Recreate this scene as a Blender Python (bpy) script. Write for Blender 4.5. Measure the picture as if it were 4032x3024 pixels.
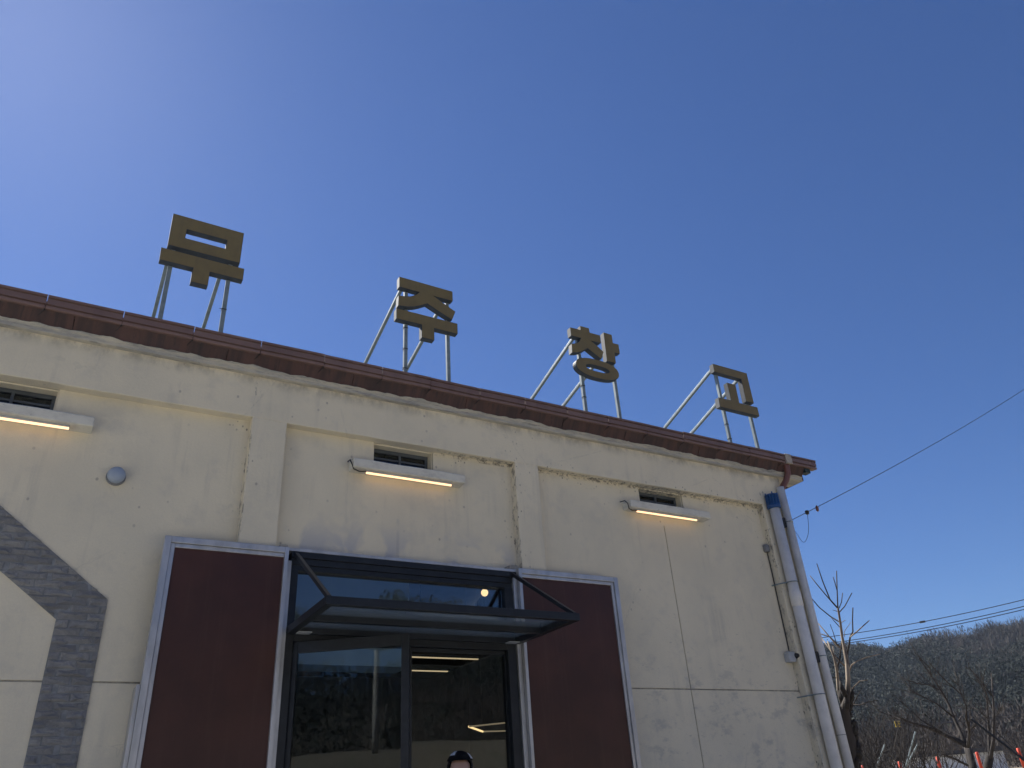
import bpy, bmesh, math, random
import numpy as np
from mathutils import Vector, Matrix, noise
for o in list(bpy.data.objects): bpy.data.objects.remove(o, do_unlink=True)
random.seed(11)
scene = bpy.context.scene
COL = scene.collection

# ------------------------------------------------------------------ camera
cam = bpy.data.cameras.new('camera'); cam_o = bpy.data.objects.new('camera', cam); COL.objects.link(cam_o)
R3 = Matrix(((0.86810363, -0.19432334, -0.45676529), (-0.49252762, -0.45166916, -0.74391633), (-0.06174649, 0.87076599, -0.48780525)))
cam_o.matrix_world = Matrix.Translation((0, -6.5, 1.45)) @ R3.to_4x4()
cam.sensor_fit = 'HORIZONTAL'; cam.sensor_width = 36.0; cam.lens = 36.0 * 3025 / 4032
cam.clip_start = 0.05; cam.clip_end = 8000
scene.camera = cam_o
# ------------------------------------------------------------------ world, sun, exposure
SUN = Vector((-0.182, 0.642, 0.745)).normalized()
w = bpy.data.worlds.new('World'); scene.world = w; w.use_nodes = True
wn = w.node_tree; wn.nodes.clear()
sky = wn.nodes.new('ShaderNodeTexSky'); sky.sky_type = 'NISHITA'; sky.sun_disc = False
sky.sun_elevation = math.asin(SUN.z); sky.sun_rotation = math.atan2(SUN.x, SUN.y)
sky.altitude = 300; sky.air_density = 1.0; sky.dust_density = 0.2; sky.ozone_density = 10.0
bg = wn.nodes.new('ShaderNodeBackground'); bg.inputs[1].default_value = 0.057
wo = wn.nodes.new('ShaderNodeOutputWorld')
hs = wn.nodes.new('ShaderNodeHueSaturation'); hs.inputs['Hue'].default_value = .508; hs.inputs['Saturation'].default_value = 1.06
wn.links.new(sky.outputs[0], hs.inputs['Color']); wn.links.new(hs.outputs[0], bg.inputs[0]); wn.links.new(bg.outputs[0], wo.inputs[0])
sl = bpy.data.lights.new('sun', 'SUN'); sl.energy = 5.0; sl.angle = math.radians(0.53); sl.color = (1.0, 0.95, 0.87)
sun_o = bpy.data.objects.new('sun', sl); COL.objects.link(sun_o); sun_o.location = (-10, 30, 40)
sun_o.rotation_euler = SUN.to_track_quat('Z', 'Y').to_euler()
scene.view_settings.view_transform = 'Standard'; scene.view_settings.look = 'None'
scene.view_settings.exposure = 0.92; scene.view_settings.gamma = 1.0
scene.view_settings.use_curve_mapping = False
scene.render.engine = 'CYCLES'
scene.cycles.max_bounces = 8; scene.cycles.transparent_max_bounces = 12
scene.render.resolution_x = 1024; scene.render.resolution_y = 768

# ------------------------------------------------------------------ node helpers
class S:
    """A socket with arithmetic."""
    def __init__(s, g, k): s.g, s.k = g, k
    def _m(s, op, b=None, c=None):
        n = s.g.nt.nodes.new('ShaderNodeMath'); n.operation = op
        for i, v in enumerate((s, b, c)):
            if v is None: continue
            if isinstance(v, S): s.g.nt.links.new(v.k, n.inputs[i])
            else: n.inputs[i].default_value = v
        return S(s.g, n.outputs[0])
    def __add__(s, b): return s._m('ADD', b)
    def __sub__(s, b): return s._m('SUBTRACT', b)
    def __mul__(s, b): return s._m('MULTIPLY', b)
    def __truediv__(s, b): return s._m('DIVIDE', b)
    __radd__ = __add__; __rmul__ = __mul__
    def abs(s): return s._m('ABSOLUTE')
    def max(s, b): return s._m('MAXIMUM', b)
    def min(s, b): return s._m('MINIMUM', b)
    def inv(s): return (s * -1.0) + 1.0
    def ramp(s, a, b):                       # 0 at a, 1 at b, smooth
        n = s.g.nt.nodes.new('ShaderNodeMapRange'); n.interpolation_type = 'SMOOTHSTEP'
        lo, hi, t0, t1 = (a, b, 0, 1) if a < b else (b, a, 1, 0)
        n.inputs['From Min'].default_value = lo; n.inputs['From Max'].default_value = hi
        n.inputs['To Min'].default_value = t0; n.inputs['To Max'].default_value = t1
        s.g.nt.links.new(s.k, n.inputs['Value']); return S(s.g, n.outputs[0])
    def near(s, v, r): return (s - v).abs().ramp(r, r * 0.25)

class G:
    def __init__(g, name):
        g.m = bpy.data.materials.new(name); g.m.use_nodes = True; g.nt = g.m.node_tree
        g.b = g.nt.nodes['Principled BSDF']; g.out = g.nt.nodes['Material Output']
        ge = g.nt.nodes.new('ShaderNodeNewGeometry'); g.pos = ge.outputs['Position']
        sp = g.nt.nodes.new('ShaderNodeSeparateXYZ'); g.nt.links.new(g.pos, sp.inputs[0])
        g.x, g.y, g.z = (S(g, sp.outputs[i]) for i in range(3))
    def vec(g, sx=1, sy=1, sz=1, off=(0, 0, 0)):
        n = g.nt.nodes.new('ShaderNodeMapping'); n.inputs['Scale'].default_value = (sx, sy, sz); n.inputs['Location'].default_value = off
        g.nt.links.new(g.pos, n.inputs[0]); return n.outputs[0]
    def noise(g, scale, detail=4, rough=.55, v=None, dist=0):
        n = g.nt.nodes.new('ShaderNodeTexNoise'); n.inputs['Scale'].default_value = scale
        n.inputs['Detail'].default_value = detail; n.inputs['Roughness'].default_value = rough; n.inputs['Distortion'].default_value = dist
        g.nt.links.new(v if v is not None else g.pos, n.inputs['Vector']); return S(g, n.outputs['Fac'])
    def voro(g, scale, v=None, feature='F1'):
        n = g.nt.nodes.new('ShaderNodeTexVoronoi'); n.feature = feature; n.inputs['Scale'].default_value = scale
        g.nt.links.new(v if v is not None else g.pos, n.inputs['Vector']); return S(g, n.outputs['Distance'])
    def rnd(g):
        n = g.nt.nodes.new('ShaderNodeObjectInfo'); return S(g, n.outputs['Random'])
    def rgb(g, c):
        n = g.nt.nodes.new('ShaderNodeRGB'); n.outputs[0].default_value = (*c, 1); return n.outputs[0]
    def mix(g, fac, a, b):
        n = g.nt.nodes.new('ShaderNodeMix'); n.data_type = 'RGBA'
        if isinstance(fac, S): g.nt.links.new(fac.k, n.inputs[0])
        else: n.inputs[0].default_value = fac
        for i, v in ((6, a), (7, b)):
            if isinstance(v, tuple): n.inputs[i].default_value = (*v, 1)
            else: g.nt.links.new(v, n.inputs[i])
        return n.outputs[2]
    def set(g, col=None, rough=None, metal=None, bump=None, bs=.2, bd=.01, spec=None):
        if col is not None:
            if isinstance(col, tuple): g.b.inputs['Base Color'].default_value = (*col, 1)
            else: g.nt.links.new(col, g.b.inputs['Base Color'])
        for nm, v in (('Roughness', rough), ('Metallic', metal), ('Specular IOR Level', spec)):
            if v is None: continue
            if isinstance(v, S): g.nt.links.new(v.k, g.b.inputs[nm])
            else: g.b.inputs[nm].default_value = v
        if bump is not None:
            n = g.nt.nodes.new('ShaderNodeBump'); n.inputs['Strength'].default_value = bs; n.inputs['Distance'].default_value = bd
            g.nt.links.new(bump.k, n.inputs['Height']); g.nt.links.new(n.outputs[0], g.b.inputs['Normal'])
        return g.m

M = {}
def stucco():
    g = G('cream_stucco')
    big = g.noise(.9, 5, .6); mid = g.noise(4.5, 6, .6); fine = g.noise(70, 3)
    c = g.mix(big.ramp(.35, .68), (.76, .685, .515), (.68, .62, .475))
    c = g.mix(mid.ramp(.50, .70) * .5, c, (.60, .555, .45))
    runs = g.noise(5, 4, .6, g.vec(2.2, 1, .16)).ramp(.50, .70) * g.noise(1.3, 3).ramp(.42, .62)
    c = g.mix(runs * .38, c, (.50, .465, .385))
    # cement-grey repair patches over the doorway and low on the right
    door = g.z.ramp(4.0, 3.6) * g.x.ramp(1.5, 1.75) * g.x.ramp(4.0, 3.9) * g.z.ramp(3.3, 3.5)
    pn = g.noise(3.2, 3, .5, dist=.4)
    c = g.mix(door * pn.ramp(.47, .62) * .75, c, (.43, .435, .45))
    low = g.x.ramp(4.9, 5.4) * g.z.ramp(3.4, 2.3)
    sm = g.noise(3.4, 6, .68, g.vec(1, 1, 1.7, (3, 0, 1)))
    c = g.mix(low * sm.ramp(.53, .66) * .42, c, (.33, .325, .31))
    sm2 = g.noise(9, 5, .7, g.vec(1, 1, 2.2, (1, 0, 4)))
    c = g.mix(g.x.ramp(5.1, 5.5) * g.z.ramp(4.0, 3.0) * sm2.ramp(.60, .72) * .45, c, (.27, .265, .25))
    # trowelled seam over the doorway
    seam = g.x.near(2.665, .022) * g.z.ramp(4.03, 3.97) * g.z.ramp(3.4, 3.6) * g.noise(6, 3).ramp(.3, .55)
    c = g.mix(seam * .5, c, (.40, .39, .37))
    # mottled band, darker towards the cornice
    eave_band = g.z.ramp(5.03, 5.165) * g.noise(5, 6, .7, g.vec(1, 1, .6)).ramp(.38, .66)
    c = g.mix(eave_band * .55, c, (.13, .125, .12))
    # mould specks, thickest along the lintel and beside the pilasters
    edge = g.z.near(4.73, .14).max(g.x.near(3.96, .16) * g.z.ramp(3.4, 3.6)).max(g.x.near(7.66, .2)).max(g.x.near(1.21, .08))
    right = g.x.ramp(2.6, 3.6).max(g.x.near(1.1, .3))
    vd = g.voro(26, g.vec(1, 1, .7)); sp = vd.ramp(.26, .15) * g.noise(7, 3).ramp(.5, .62)
    c = g.mix(sp * edge * right * .8, c, (.09, .085, .08))
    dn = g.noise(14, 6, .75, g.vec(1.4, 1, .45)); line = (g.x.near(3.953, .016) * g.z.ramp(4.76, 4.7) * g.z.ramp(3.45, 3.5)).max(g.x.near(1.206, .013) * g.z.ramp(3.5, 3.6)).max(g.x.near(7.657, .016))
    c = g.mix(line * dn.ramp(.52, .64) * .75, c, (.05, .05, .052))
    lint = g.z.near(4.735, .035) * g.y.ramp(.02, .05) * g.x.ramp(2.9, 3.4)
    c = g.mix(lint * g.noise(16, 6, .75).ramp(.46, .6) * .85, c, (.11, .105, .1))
    spk = g.voro(7.5, g.vec(1, 1, .8, (2, 1, 0))).ramp(.105, .06) * g.noise(1.7, 2).ramp(.42, .54) * g.z.ramp(2.2, 3.8)
    c = g.mix(spk * .5, c, (.22, .2, .18))
    # hairline cracks
    cr = g.voro(.75, g.vec(1, 1, 1, (0, 0, .3)), 'DISTANCE_TO_EDGE')
    crk = (cr + (g.noise(9, 4) - .5) * .05).abs().ramp(.004, .001) * g.noise(1.1, 2).ramp(.5, .6)
    c = g.mix(crk * .18, c, (.28, .27, .25))
    c = g.mix(fine.ramp(.3, .7) * .10, c, (.42, .40, .36))
    h = g.noise(45, 4) * .6 + g.noise(5, 3) * 1.5 + g.noise(180, 2) * .25
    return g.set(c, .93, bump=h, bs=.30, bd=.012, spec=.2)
M['stucco'] = stucco()

def simple(name, col, rough=.6, metal=0, var=.25, scale=6, bump=.1, dark=None, bscale=40, spec=None, v=None):
    g = G(name)
    d = dark or tuple(k * (1 - var) for k in col)
    n = g.noise(scale, 5, .6, v=(g.vec(*v) if v else None))
    c = g.mix(n.ramp(.35, .68), col, d)
    r = g.noise(scale * 2.3, 3).ramp(.3, .7) * .15 + (rough - .07)
    return g.set(c, r, metal, bump=g.noise(bscale, 3) if bump else None, bs=bump or 0, bd=.005, spec=spec)

g = G('grey_mortar'); M['mortar'] = g.set(g.mix(g.noise(7, 5, .7).ramp(.35, .65), (.46, .43, .36), (.25, .24, .215)), .95, bump=g.noise(60), bs=.3)
g = G('weathered_concrete')
c = g.mix(g.noise(6, 6, .7, g.vec(.5, 1, 3)).ramp(.38, .62), (.54, .50, .40), (.36, .35, .31))
c = g.mix(g.noise(14, 5, .7, g.vec(.3, 1, 3)).ramp(.54, .66) * .7, c, (.2, .2, .195))
M['concrete'] = g.set(c, .95, bump=g.noise(30, 5), bs=.5, bd=.02)
g = G('cream_sill'); c = g.mix(g.noise(7, 5, .7, g.vec(1, 1, 2)).ramp(.42, .7), (.66, .64, .55), (.54, .52, .455))
c = g.mix(g.noise(20, 5, .7).ramp(.62, .7) * .5, c, (.2, .19, .17)); M['sill'] = g.set(c, .9, bump=g.noise(35, 4), bs=.3)
g = G('brown_fascia_paint')
st = g.noise(7, 5, .6, g.vec(1.6, .2, .2)); st2 = g.noise(22, 4, .6, g.vec(1.2, .25, .12))
c = g.mix(st.ramp(.36, .66), (.085, .042, .034), (.042, .024, .022)); c = g.mix(st2.ramp(.56, .68) * .75, c, (.022, .016, .016))
c = g.mix(g.noise(40, 3).ramp(.6, .75) * .25, c, (.15, .09, .075)); M['fascia'] = g.set(c, .75, bump=g.noise(35, 4, .6, g.vec(1, .3, .2)), bs=.2)
g = G('brown_gutter_metal')
c = g.mix(g.noise(5, 4, .6, g.vec(1, 1, .3)).ramp(.35, .68), (.205, .128, .105), (.16, .10, .083)); c = g.mix(g.rnd().ramp(0, 1) * .35, c, (.15, .09, .076))
M['gutter'] = g.set(c, .5, bump=g.noise(18), bs=.06)
M['tile'] = simple('grey_roof_sheet', (.17, .18, .18), .6, var=.3, scale=3)
g = G('galvanised_steel'); n = g.noise(9, 4, .6, g.vec(1, 1, .35))
M['galv'] = g.set(g.mix(n.ramp(.35, .68), (.56, .56, .56), (.43, .435, .44)), g.noise(5, 3, .5, g.vec(1, 1, .3)).ramp(.3, .7) * .2 + .32, .6, bump=g.noise(3.5, 2), bs=.12, bd=.01)
g = G('galvanised_post'); M['post'] = g.set(g.mix(g.noise(14, 4, .6).ramp(.35, .68), (.22, .27, .28), (.165, .21, .22)), .45, .15)
g = G('oxblood_door_paint'); n = g.noise(2.2, 4, .6)
dr = g.noise(6, 5, .65, g.vec(2.4, 1, .12)).ramp(.50, .72) * .35; sc = g.noise(55, 4, .7, g.vec(1, 1, .25)).ramp(.66, .74) * .25
M['oxblood'] = g.set(g.mix(sc, g.mix(dr, g.mix(n.ramp(.3, .7), (.080, .033, .024), (.058, .025, .019)), (.098, .050, .038)), (.13, .08, .065)), g.noise(1.4, 3).ramp(.3, .7) * .12 + .3, 0, bump=g.noise(260, 2), bs=.10, bd=.002, spec=.3)
g = G('charcoal_frame_paint'); M['frame'] = g.set(g.mix(g.noise(12, 4, .6).ramp(.4, .7), (.013, .016, .020), (.019, .023, .028)), .4, 0, bump=g.noise(120, 2), bs=.04, spec=.35)
g = G('brass_letter_face'); rn = g.noise(9, 5, .65, g.vec(2.5, 1, .25)).ramp(.5, .72) * .4
M['brass'] = g.set(g.mix(rn, g.mix(g.noise(6, 4).ramp(.35, .68), (.208, .160, .068), (.178, .138, .064)), (.13, .105, .06)), .55, .1, bump=g.noise(160, 2), bs=.05, spec=.35)
g = G('letter_return_metal'); M['return'] = g.set(g.mix(g.noise(9, 4).ramp(.35, .68), (.050, .062, .078), (.036, .045, .057)), .6, 0, spec=.2)
M['dark'] = simple('dark_plastic', (.016, .016, .018), .5, var=.2)
M['pvc'] = simple('pale_pvc_pipe', (.74, .72, .67), .45, var=.14, scale=5, bump=.03)
M['downpipe'] = simple('brown_downpipe', (.21, .09, .065), .45, var=.3, scale=8)
M['blue'] = simple('blue_plastic_vent', (.010, .075, .24), .4, var=.3, scale=14)
M['tape'] = simple('beige_patch_tape', (.44, .39, .32), .6, var=.3, scale=20)
M['vent'] = simple('pale_grey_vent', (.33, .39, .47), .5, var=.08, scale=3, bump=.02)
M['ventdark'] = simple('vent_shade_and_fitting_grey', (.24, .25, .26), .7, var=.3)  # grey for the painted ring of shade round the vent, and small fittings
M['greybox'] = simple('grey_box_plastic', (.45, .47, .48), .5, var=.15)
M['greenmetal'] = simple('dark_green_bracket', (.02, .04, .04), .6)
M['inwall'] = simple('interior_wall_paint', (.15, .17, .175), .8, var=.12, scale=2)
M['inceil'] = simple('interior_ceiling_black', (.03, .032, .035), .8)
M['infloor'] = simple('interior_floor_concrete', (.20, .20, .19), .5)
M['slab'] = simple('concrete_slab', (.38, .37, .34), .9, var=.25, scale=2)
M['winframe'] = simple('window_frame_grey', (.085, .10, .115), .5)
def emis(name, col, st):
    g = G(name); g.b.inputs['Emission Color'].default_value = (*col, 1); g.b.inputs['Emission Strength'].default_value = st
    return g.set((.8, .8, .8), .4)
M['led'] = emis('warm_led_tube', (1.0, .55, .24), .95)
M['ledin'] = emis('warm_led_tube_inside', (1.0, .68, .38), .5)
M['globe'] = emis('warm_globe_bulb', (1.0, .62, .28), 1.2)
def glass(name, refl, tint):
    g = G(name); nt = g.nt; nt.nodes.remove(g.b)
    tr = nt.nodes.new('ShaderNodeBsdfTransparent'); tr.inputs[0].default_value = (*tint, 1)
    gl = nt.nodes.new('ShaderNodeBsdfGlossy'); gl.inputs['Roughness'].default_value = .015; gl.inputs['Color'].default_value = (.92, .96, 1, 1)
    fr = nt.nodes.new('ShaderNodeFresnel'); fr.inputs['IOR'].default_value = 1.5
    f = (S(g, fr.outputs[0]) + refl).min(1.0)
    mx = nt.nodes.new('ShaderNodeMixShader'); nt.links.new(f.k, mx.inputs[0]); nt.links.new(tr.outputs[0], mx.inputs[1]); nt.links.new(gl.outputs[0], mx.inputs[2])
    nt.links.new(mx.outputs[0], g.out.inputs[0]); return g.m
M['glass'] = glass('door_glass', .03, (.80, .84, .84))
M['leafglass'] = glass('leaf_glass', .0, (.74, .80, .82))
M['cglass'] = glass('canopy_glass', .05, (.62, .67, .66))
def dusty(m, amt):                            # a film of dust on the canopy glass
    nt = m.node_tree; out = nt.nodes['Material Output']; src = out.inputs[0].links[0].from_socket
    df = nt.nodes.new('ShaderNodeBsdfDiffuse'); df.inputs[0].default_value = (.34, .37, .36, 1)
    tl = nt.nodes.new('ShaderNodeBsdfTranslucent'); tl.inputs[0].default_value = (.40, .44, .43, 1)
    ad = nt.nodes.new('ShaderNodeAddShader'); nt.links.new(df.outputs[0], ad.inputs[0]); nt.links.new(tl.outputs[0], ad.inputs[1])
    mx = nt.nodes.new('ShaderNodeMixShader'); mx.inputs[0].default_value = amt; nt.links.new(src, mx.inputs[1]); nt.links.new(ad.outputs[0], mx.inputs[2]); nt.links.new(mx.outputs[0], out.inputs[0])
dusty(M['cglass'], .2)
M['wglass'] = glass('window_glass', .0, (.6, .63, .65))

# ------------------------------------------------------------------ object helpers
ROOT = {}
def tag(o, label=None, cat=None, group=None, kind=None):
    if label: o['label'] = label
    if cat: o['category'] = cat
    if group: o['group'] = group
    if kind: o['kind'] = kind
    return o
def empty(name, loc, label, cat, group=None, rz=0):
    o = bpy.data.objects.new(name, None); COL.objects.link(o); o.location = loc; o.rotation_euler = (0, 0, rz)
    o.empty_display_size = .1; ROOT[o] = Vector(loc); return tag(o, label, cat, group)
def mesh_obj(name, verts, faces, mat, parent=None, local=False, smooth=False):
    off = Vector((0, 0, 0))
    if parent is not None and not local: off = ROOT[parent]
    me = bpy.data.meshes.new(name); me.from_pydata([tuple(Vector(v) - off) for v in verts], [], faces)
    bm = bmesh.new(); bm.from_mesh(me); bmesh.ops.recalc_face_normals(bm, faces=bm.faces); bm.to_mesh(me); bm.free()
    if smooth: me.polygons.foreach_set('use_smooth', [True] * len(me.polygons))
    o = bpy.data.objects.new(name, me); COL.objects.link(o)
    for m in (mat if isinstance(mat, (list, tuple)) else [mat]): me.materials.append(m)
    if parent is not None: o.parent = parent
    ROOT[o] = off
    return o
class MB:
    def __init__(s): s.v, s.f = [], []
    def add(s, v, f):
        k = len(s.v); s.v += [tuple(p) for p in v]; s.f += [tuple(i + k for i in q) for q in f]; return s
    def box(s, x0, x1, y0, y1, z0, z1):
        return s.add([(x, y, z) for z in (z0, z1) for y in (y0, y1) for x in (x0, x1)], [(0, 2, 3, 1), (4, 5, 7, 6), (0, 1, 5, 4), (2, 6, 7, 3), (0, 4, 6, 2), (1, 3, 7, 5)])
    def prism(s, poly, axis_lo, axis_hi, fn):       # poly 2D, fn(a,b,t)->xyz
        n = len(poly); v = [fn(a, b, axis_lo) for a, b in poly] + [fn(a, b, axis_hi) for a, b in poly]
        return s.add(v, [tuple(range(n))[::-1], tuple(range(n, 2 * n))] + [(i, (i + 1) % n, n + (i + 1) % n, n + i) for i in range(n)])
    def tube(s, pts, rad, n=8, cap=True):
        pts = [Vector(p) for p in pts]; rad = rad if isinstance(rad, (list, tuple)) else [rad] * len(pts)
        rings = []; up = None
        for i, p in enumerate(pts):
            t = (pts[min(i + 1, len(pts) - 1)] - pts[max(i - 1, 0)]).normalized()
            if up is None: up = Vector((0, 0, 1)) if abs(t.z) < .9 else Vector((0, 1, 0))
            a = t.cross(up).normalized(); b = a.cross(t).normalized(); up = b
            rings.append([p + (a * math.cos(2 * math.pi * j / n) + b * math.sin(2 * math.pi * j / n)) * rad[i] for j in range(n)])
        v = [q for r in rings for q in r]; f = []
        for i in range(len(pts) - 1):
            for j in range(n):
                k = (j + 1) % n; f.append((i * n + j, i * n + k, (i + 1) * n + k, (i + 1) * n + j))
        if cap: f += [tuple(range(n)), tuple(range((len(pts) - 1) * n, len(pts) * n))]
        return s.add(v, f)
    def bar(s, a, b, w, h):                          # rectangular bar along a-b; w along world X-ish, h the other
        a, b = Vector(a), Vector(b); t = (b - a).normalized(); side = Vector((1, 0, 0)) - t * t.x
        side = side.normalized() if side.length > .1 else Vector((0, 1, 0)); up = t.cross(side).normalized()
        v = [p + side * (sx * w / 2) + up * (sy * h / 2) for p in (a, b) for sx, sy in ((-1, -1), (1, -1), (1, 1), (-1, 1))]
        return s.add(v, [(0, 1, 2, 3), (4, 5, 6, 7)] + [(i, (i + 1) % 4, 4 + (i + 1) % 4, 4 + i) for i in range(4)])
    def lathe(s, prof, cx, cy, cz, axis='z', n=20):
        v, f = [], []
        for r, h in prof:
            for j in range(n):
                a = 2 * math.pi * j / n; p, q = r * math.cos(a), r * math.sin(a)
                v.append((cx + p, cy + q, cz + h) if axis == 'z' else (cx + p, cy - h, cz + q))
        for i in range(len(prof) - 1):
            for j in range(n):
                k = (j + 1) % n; f.append((i * n + j, i * n + k, (i + 1) * n + k, (i + 1) * n + j))
        f += [tuple(range(n)), tuple(range((len(prof) - 1) * n, len(prof) * n))]
        return s.add(v, f)
    def build(s, name, mat, parent=None, bevel=0, smooth=False, local=False):
        o = mesh_obj(name, s.v, s.f, mat, parent, local, smooth)
        if bevel:
            m = o.modifiers.new('bevel', 'BEVEL'); m.width = bevel; m.segments = 2; m.limit_method = 'ANGLE'; m.angle_limit = math.radians(40)
        return o
def box(name, mat, parent, *b, bevel=0, local=False): return MB().box(*b).build(name, mat, parent, bevel, local=local)
def wobble(p, amp, sc=2.7):
    q = noise.noise_vector(Vector(p) * sc) + noise.noise_vector(Vector(p) * sc * 4.1) * .5
    return Vector(p) + q * amp
def rough_box(name, mat, parent, x0, x1, y0, y1, z0, z1, step=.09, amp=.005, bevel=.008):
    def ax(a, b):
        n = max(1, round((b - a) / step)); return [a + (b - a) * i / n for i in range(n + 1)]
    X, Y, Z = ax(x0, x1), ax(y0, y1), ax(z0, z1); idx, V, F = {}, [], []
    def vi(p):
        k = tuple(round(c, 5) for c in p)
        if k not in idx: idx[k] = len(V); V.append(wobble(p, amp))
        return idx[k]
    def sheet(A, B, fn):
        for i in range(len(A) - 1):
            for j in range(len(B) - 1):
                F.append(tuple(vi(fn(a, b)) for a, b in ((A[i], B[j]), (A[i + 1], B[j]), (A[i + 1], B[j + 1]), (A[i], B[j + 1]))))
    for y in (y0, y1): sheet(X, Z, lambda a, b: (a, y, b))
    for z in (z0, z1): sheet(X, Y, lambda a, b: (a, b, z))
    for x in (x0, x1): sheet(Y, Z, lambda a, b: (x, a, b))
    o = mesh_obj(name, V, F, mat, parent)
    m = o.modifiers.new('bevel', 'BEVEL'); m.width = bevel; m.segments = 2; m.limit_method = 'ANGLE'; m.angle_limit = math.radians(50)
    return o
def grid_wall(name, mat, parent, xs, zs, holes, y0, y1):
    """A wall of cells between y0 and y1 with rectangular openings."""
    def solid(i, j):
        if not (0 <= i < len(xs) - 1 and 0 <= j < len(zs) - 1): return False
        cx, cz = (xs[i] + xs[i + 1]) / 2, (zs[j] + zs[j + 1]) / 2
        return not any(a < cx < b and c < cz < d for a, b, c, d in holes)
    idx, V, F = {}, [], []
    def vi(*p):
        if p not in idx: idx[p] = len(V); V.append(p)
        return idx[p]
    for i in range(len(xs) - 1):
        for j in range(len(zs) - 1):
            if not solid(i, j): continue
            a, b, c, d = xs[i], xs[i + 1], zs[j], zs[j + 1]
            for y in (y0, y1): F.append((vi(a, y, c), vi(b, y, c), vi(b, y, d), vi(a, y, d)))
            if not solid(i - 1, j): F.append((vi(a, y0, c), vi(a, y1, c), vi(a, y1, d), vi(a, y0, d)))
            if not solid(i + 1, j): F.append((vi(b, y0, c), vi(b, y1, c), vi(b, y1, d), vi(b, y0, d)))
            if not solid(i, j - 1): F.append((vi(a, y0, c), vi(b, y0, c), vi(b, y1, c), vi(a, y1, c)))
            if not solid(i, j + 1): F.append((vi(a, y0, d), vi(b, y0, d), vi(b, y1, d), vi(a, y1, d)))
    return mesh_obj(name, V, F, mat, parent)
def sstep(a, b, t):
    t = min(1, max(0, (t - a) / (b - a))); return t * t * (3 - 2 * t)
def ground_z(x, y):
    right = 1.75 * sstep(10.5, 24, x); back = 3.6 * sstep(8, 18, math.hypot(min(x + 2, 0) * .85, max(-y, 0)) if y < 0 else 0)
    return max(right, back) + .25 * noise.noise(Vector((x * .05, y * .05, 3))) * sstep(12, 30, math.hypot(x, y))

# ================================================================== ground and hills
def ground_mesh():
    rs = [0, 2, 4, 6, 8, 10, 12, 14, 16, 18, 20, 22, 24, 27, 30, 35, 40, 50, 60, 80, 110, 160, 250, 400, 700, 1200, 2200, 4000]; n = 96
    V, F = [(0, -6.5, ground_z(0, -6.5))], []
    for r in rs[1:]:
        for j in range(n):
            a = 2 * math.pi * j / n; x, y = r * math.cos(a), -6.5 + r * math.sin(a); V.append((x, y, ground_z(x, y)))
    for j in range(n): F.append((0, 1 + j, 1 + (j + 1) % n))
    for i in range(len(rs) - 2):
        for j in range(n):
            k = (j + 1) % n; F.append((1 + i * n + j, 1 + (i + 1) * n + j, 1 + (i + 1) * n + k, 1 + i * n + k))
    g = G('dry_ground'); a = g.noise(.35, 5, .6); b = g.noise(6, 5, .7)
    c = g.mix(a.ramp(.38, .62), (.16, .135, .10), (.12, .11, .085)); c = g.mix(b.ramp(.5, .7) * .6, c, (.21, .18, .13)); c = g.mix(g.x.ramp(12, 18), c, (.26, .215, .155)); c = g.mix(g.noise(1.5, 4).ramp(.58, .7) * .5, c, (.10, .10, .05))
    yard = g.x.ramp(11, 9.5) * g.y.ramp(-12, -9.5); c = g.mix(yard, c, (.42, .415, .39))
    o = mesh_obj('ground', V, F, g.set(c, .95, bump=g.noise(9, 6, .7), bs=.6, bd=.05), smooth=True); tag(o, kind='structure')
ground_mesh()

def hill_fn(table, r0, r1, r2, seed, zbase):
    az = [t[0] for t in table]; el = [t[1] for t in table]
    def H(a, r):
        e = float(np.interp(a, az, el)); top = 1.45 + r1 * math.tan(math.radians(e))
        t = (r - r0) / (r1 - r0); f = sstep(0, 1, t) * .55 + max(0, min(1, t)) * .45
        if r > r1: f = 1 - .5 * sstep(r1, r2, r)
        x, y = r * math.cos(math.radians(a)), r * math.sin(math.radians(a))
        nz = noise.noise(Vector((x * .02, y * .02, seed))) * 7 + noise.noise(Vector((x * .06, y * .06, seed + 5))) * 2.5
        return zbase - .6 + (top - zbase) * f + nz * sstep(0, .35, t) * (1 - sstep(.72, .98, t) * .9)
    return H
def hill(name, H, a0, a1, r0, r2, mat):
    na, nr = 120, 40; V, F = [], []
    for i in range(nr + 1):
        r = r0 + (r2 - r0) * (i / nr)
        for j in range(na + 1):
            a = a0 + (a1 - a0) * j / na; V.append((r * math.cos(math.radians(a)), -6.5 + r * math.sin(math.radians(a)), H(a, r)))
    for i in range(nr):
        for j in range(na): k = i * (na + 1) + j; F.append((k, k + 1, k + na + 2, k + na + 1))
    return tag(mesh_obj(name, V, F, mat, smooth=True), kind='structure')
g = G('hillside_leaf_litter'); c = g.mix(g.noise(.12, 6, .65).ramp(.38, .62), (.085, .064, .048), (.06, .05, .04)); c = g.mix(g.noise(.7, 5, .7).ramp(.5, .7) * .6, c, (.19, .145, .11))
M['hillside'] = g.set(c, 1.0)
RT = [(0, 6.2), (15, 6.8), (22, 6.9), (27.0, 6.95), (28.5, 7.1), (29.6, 6.75), (31.3, 6.8), (33.2, 7.0), (34.4, 6.7), (35.0, 6.55), (36.1, 7.05), (38.6, 7.3), (45, 7.6), (60, 7.0), (80, 6)]
HR = hill_fn(RT, 66, 300, 430, 1.7, 1.7)
hill('hill', HR, 2, 80, 66, 430, M['hillside'])
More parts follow.
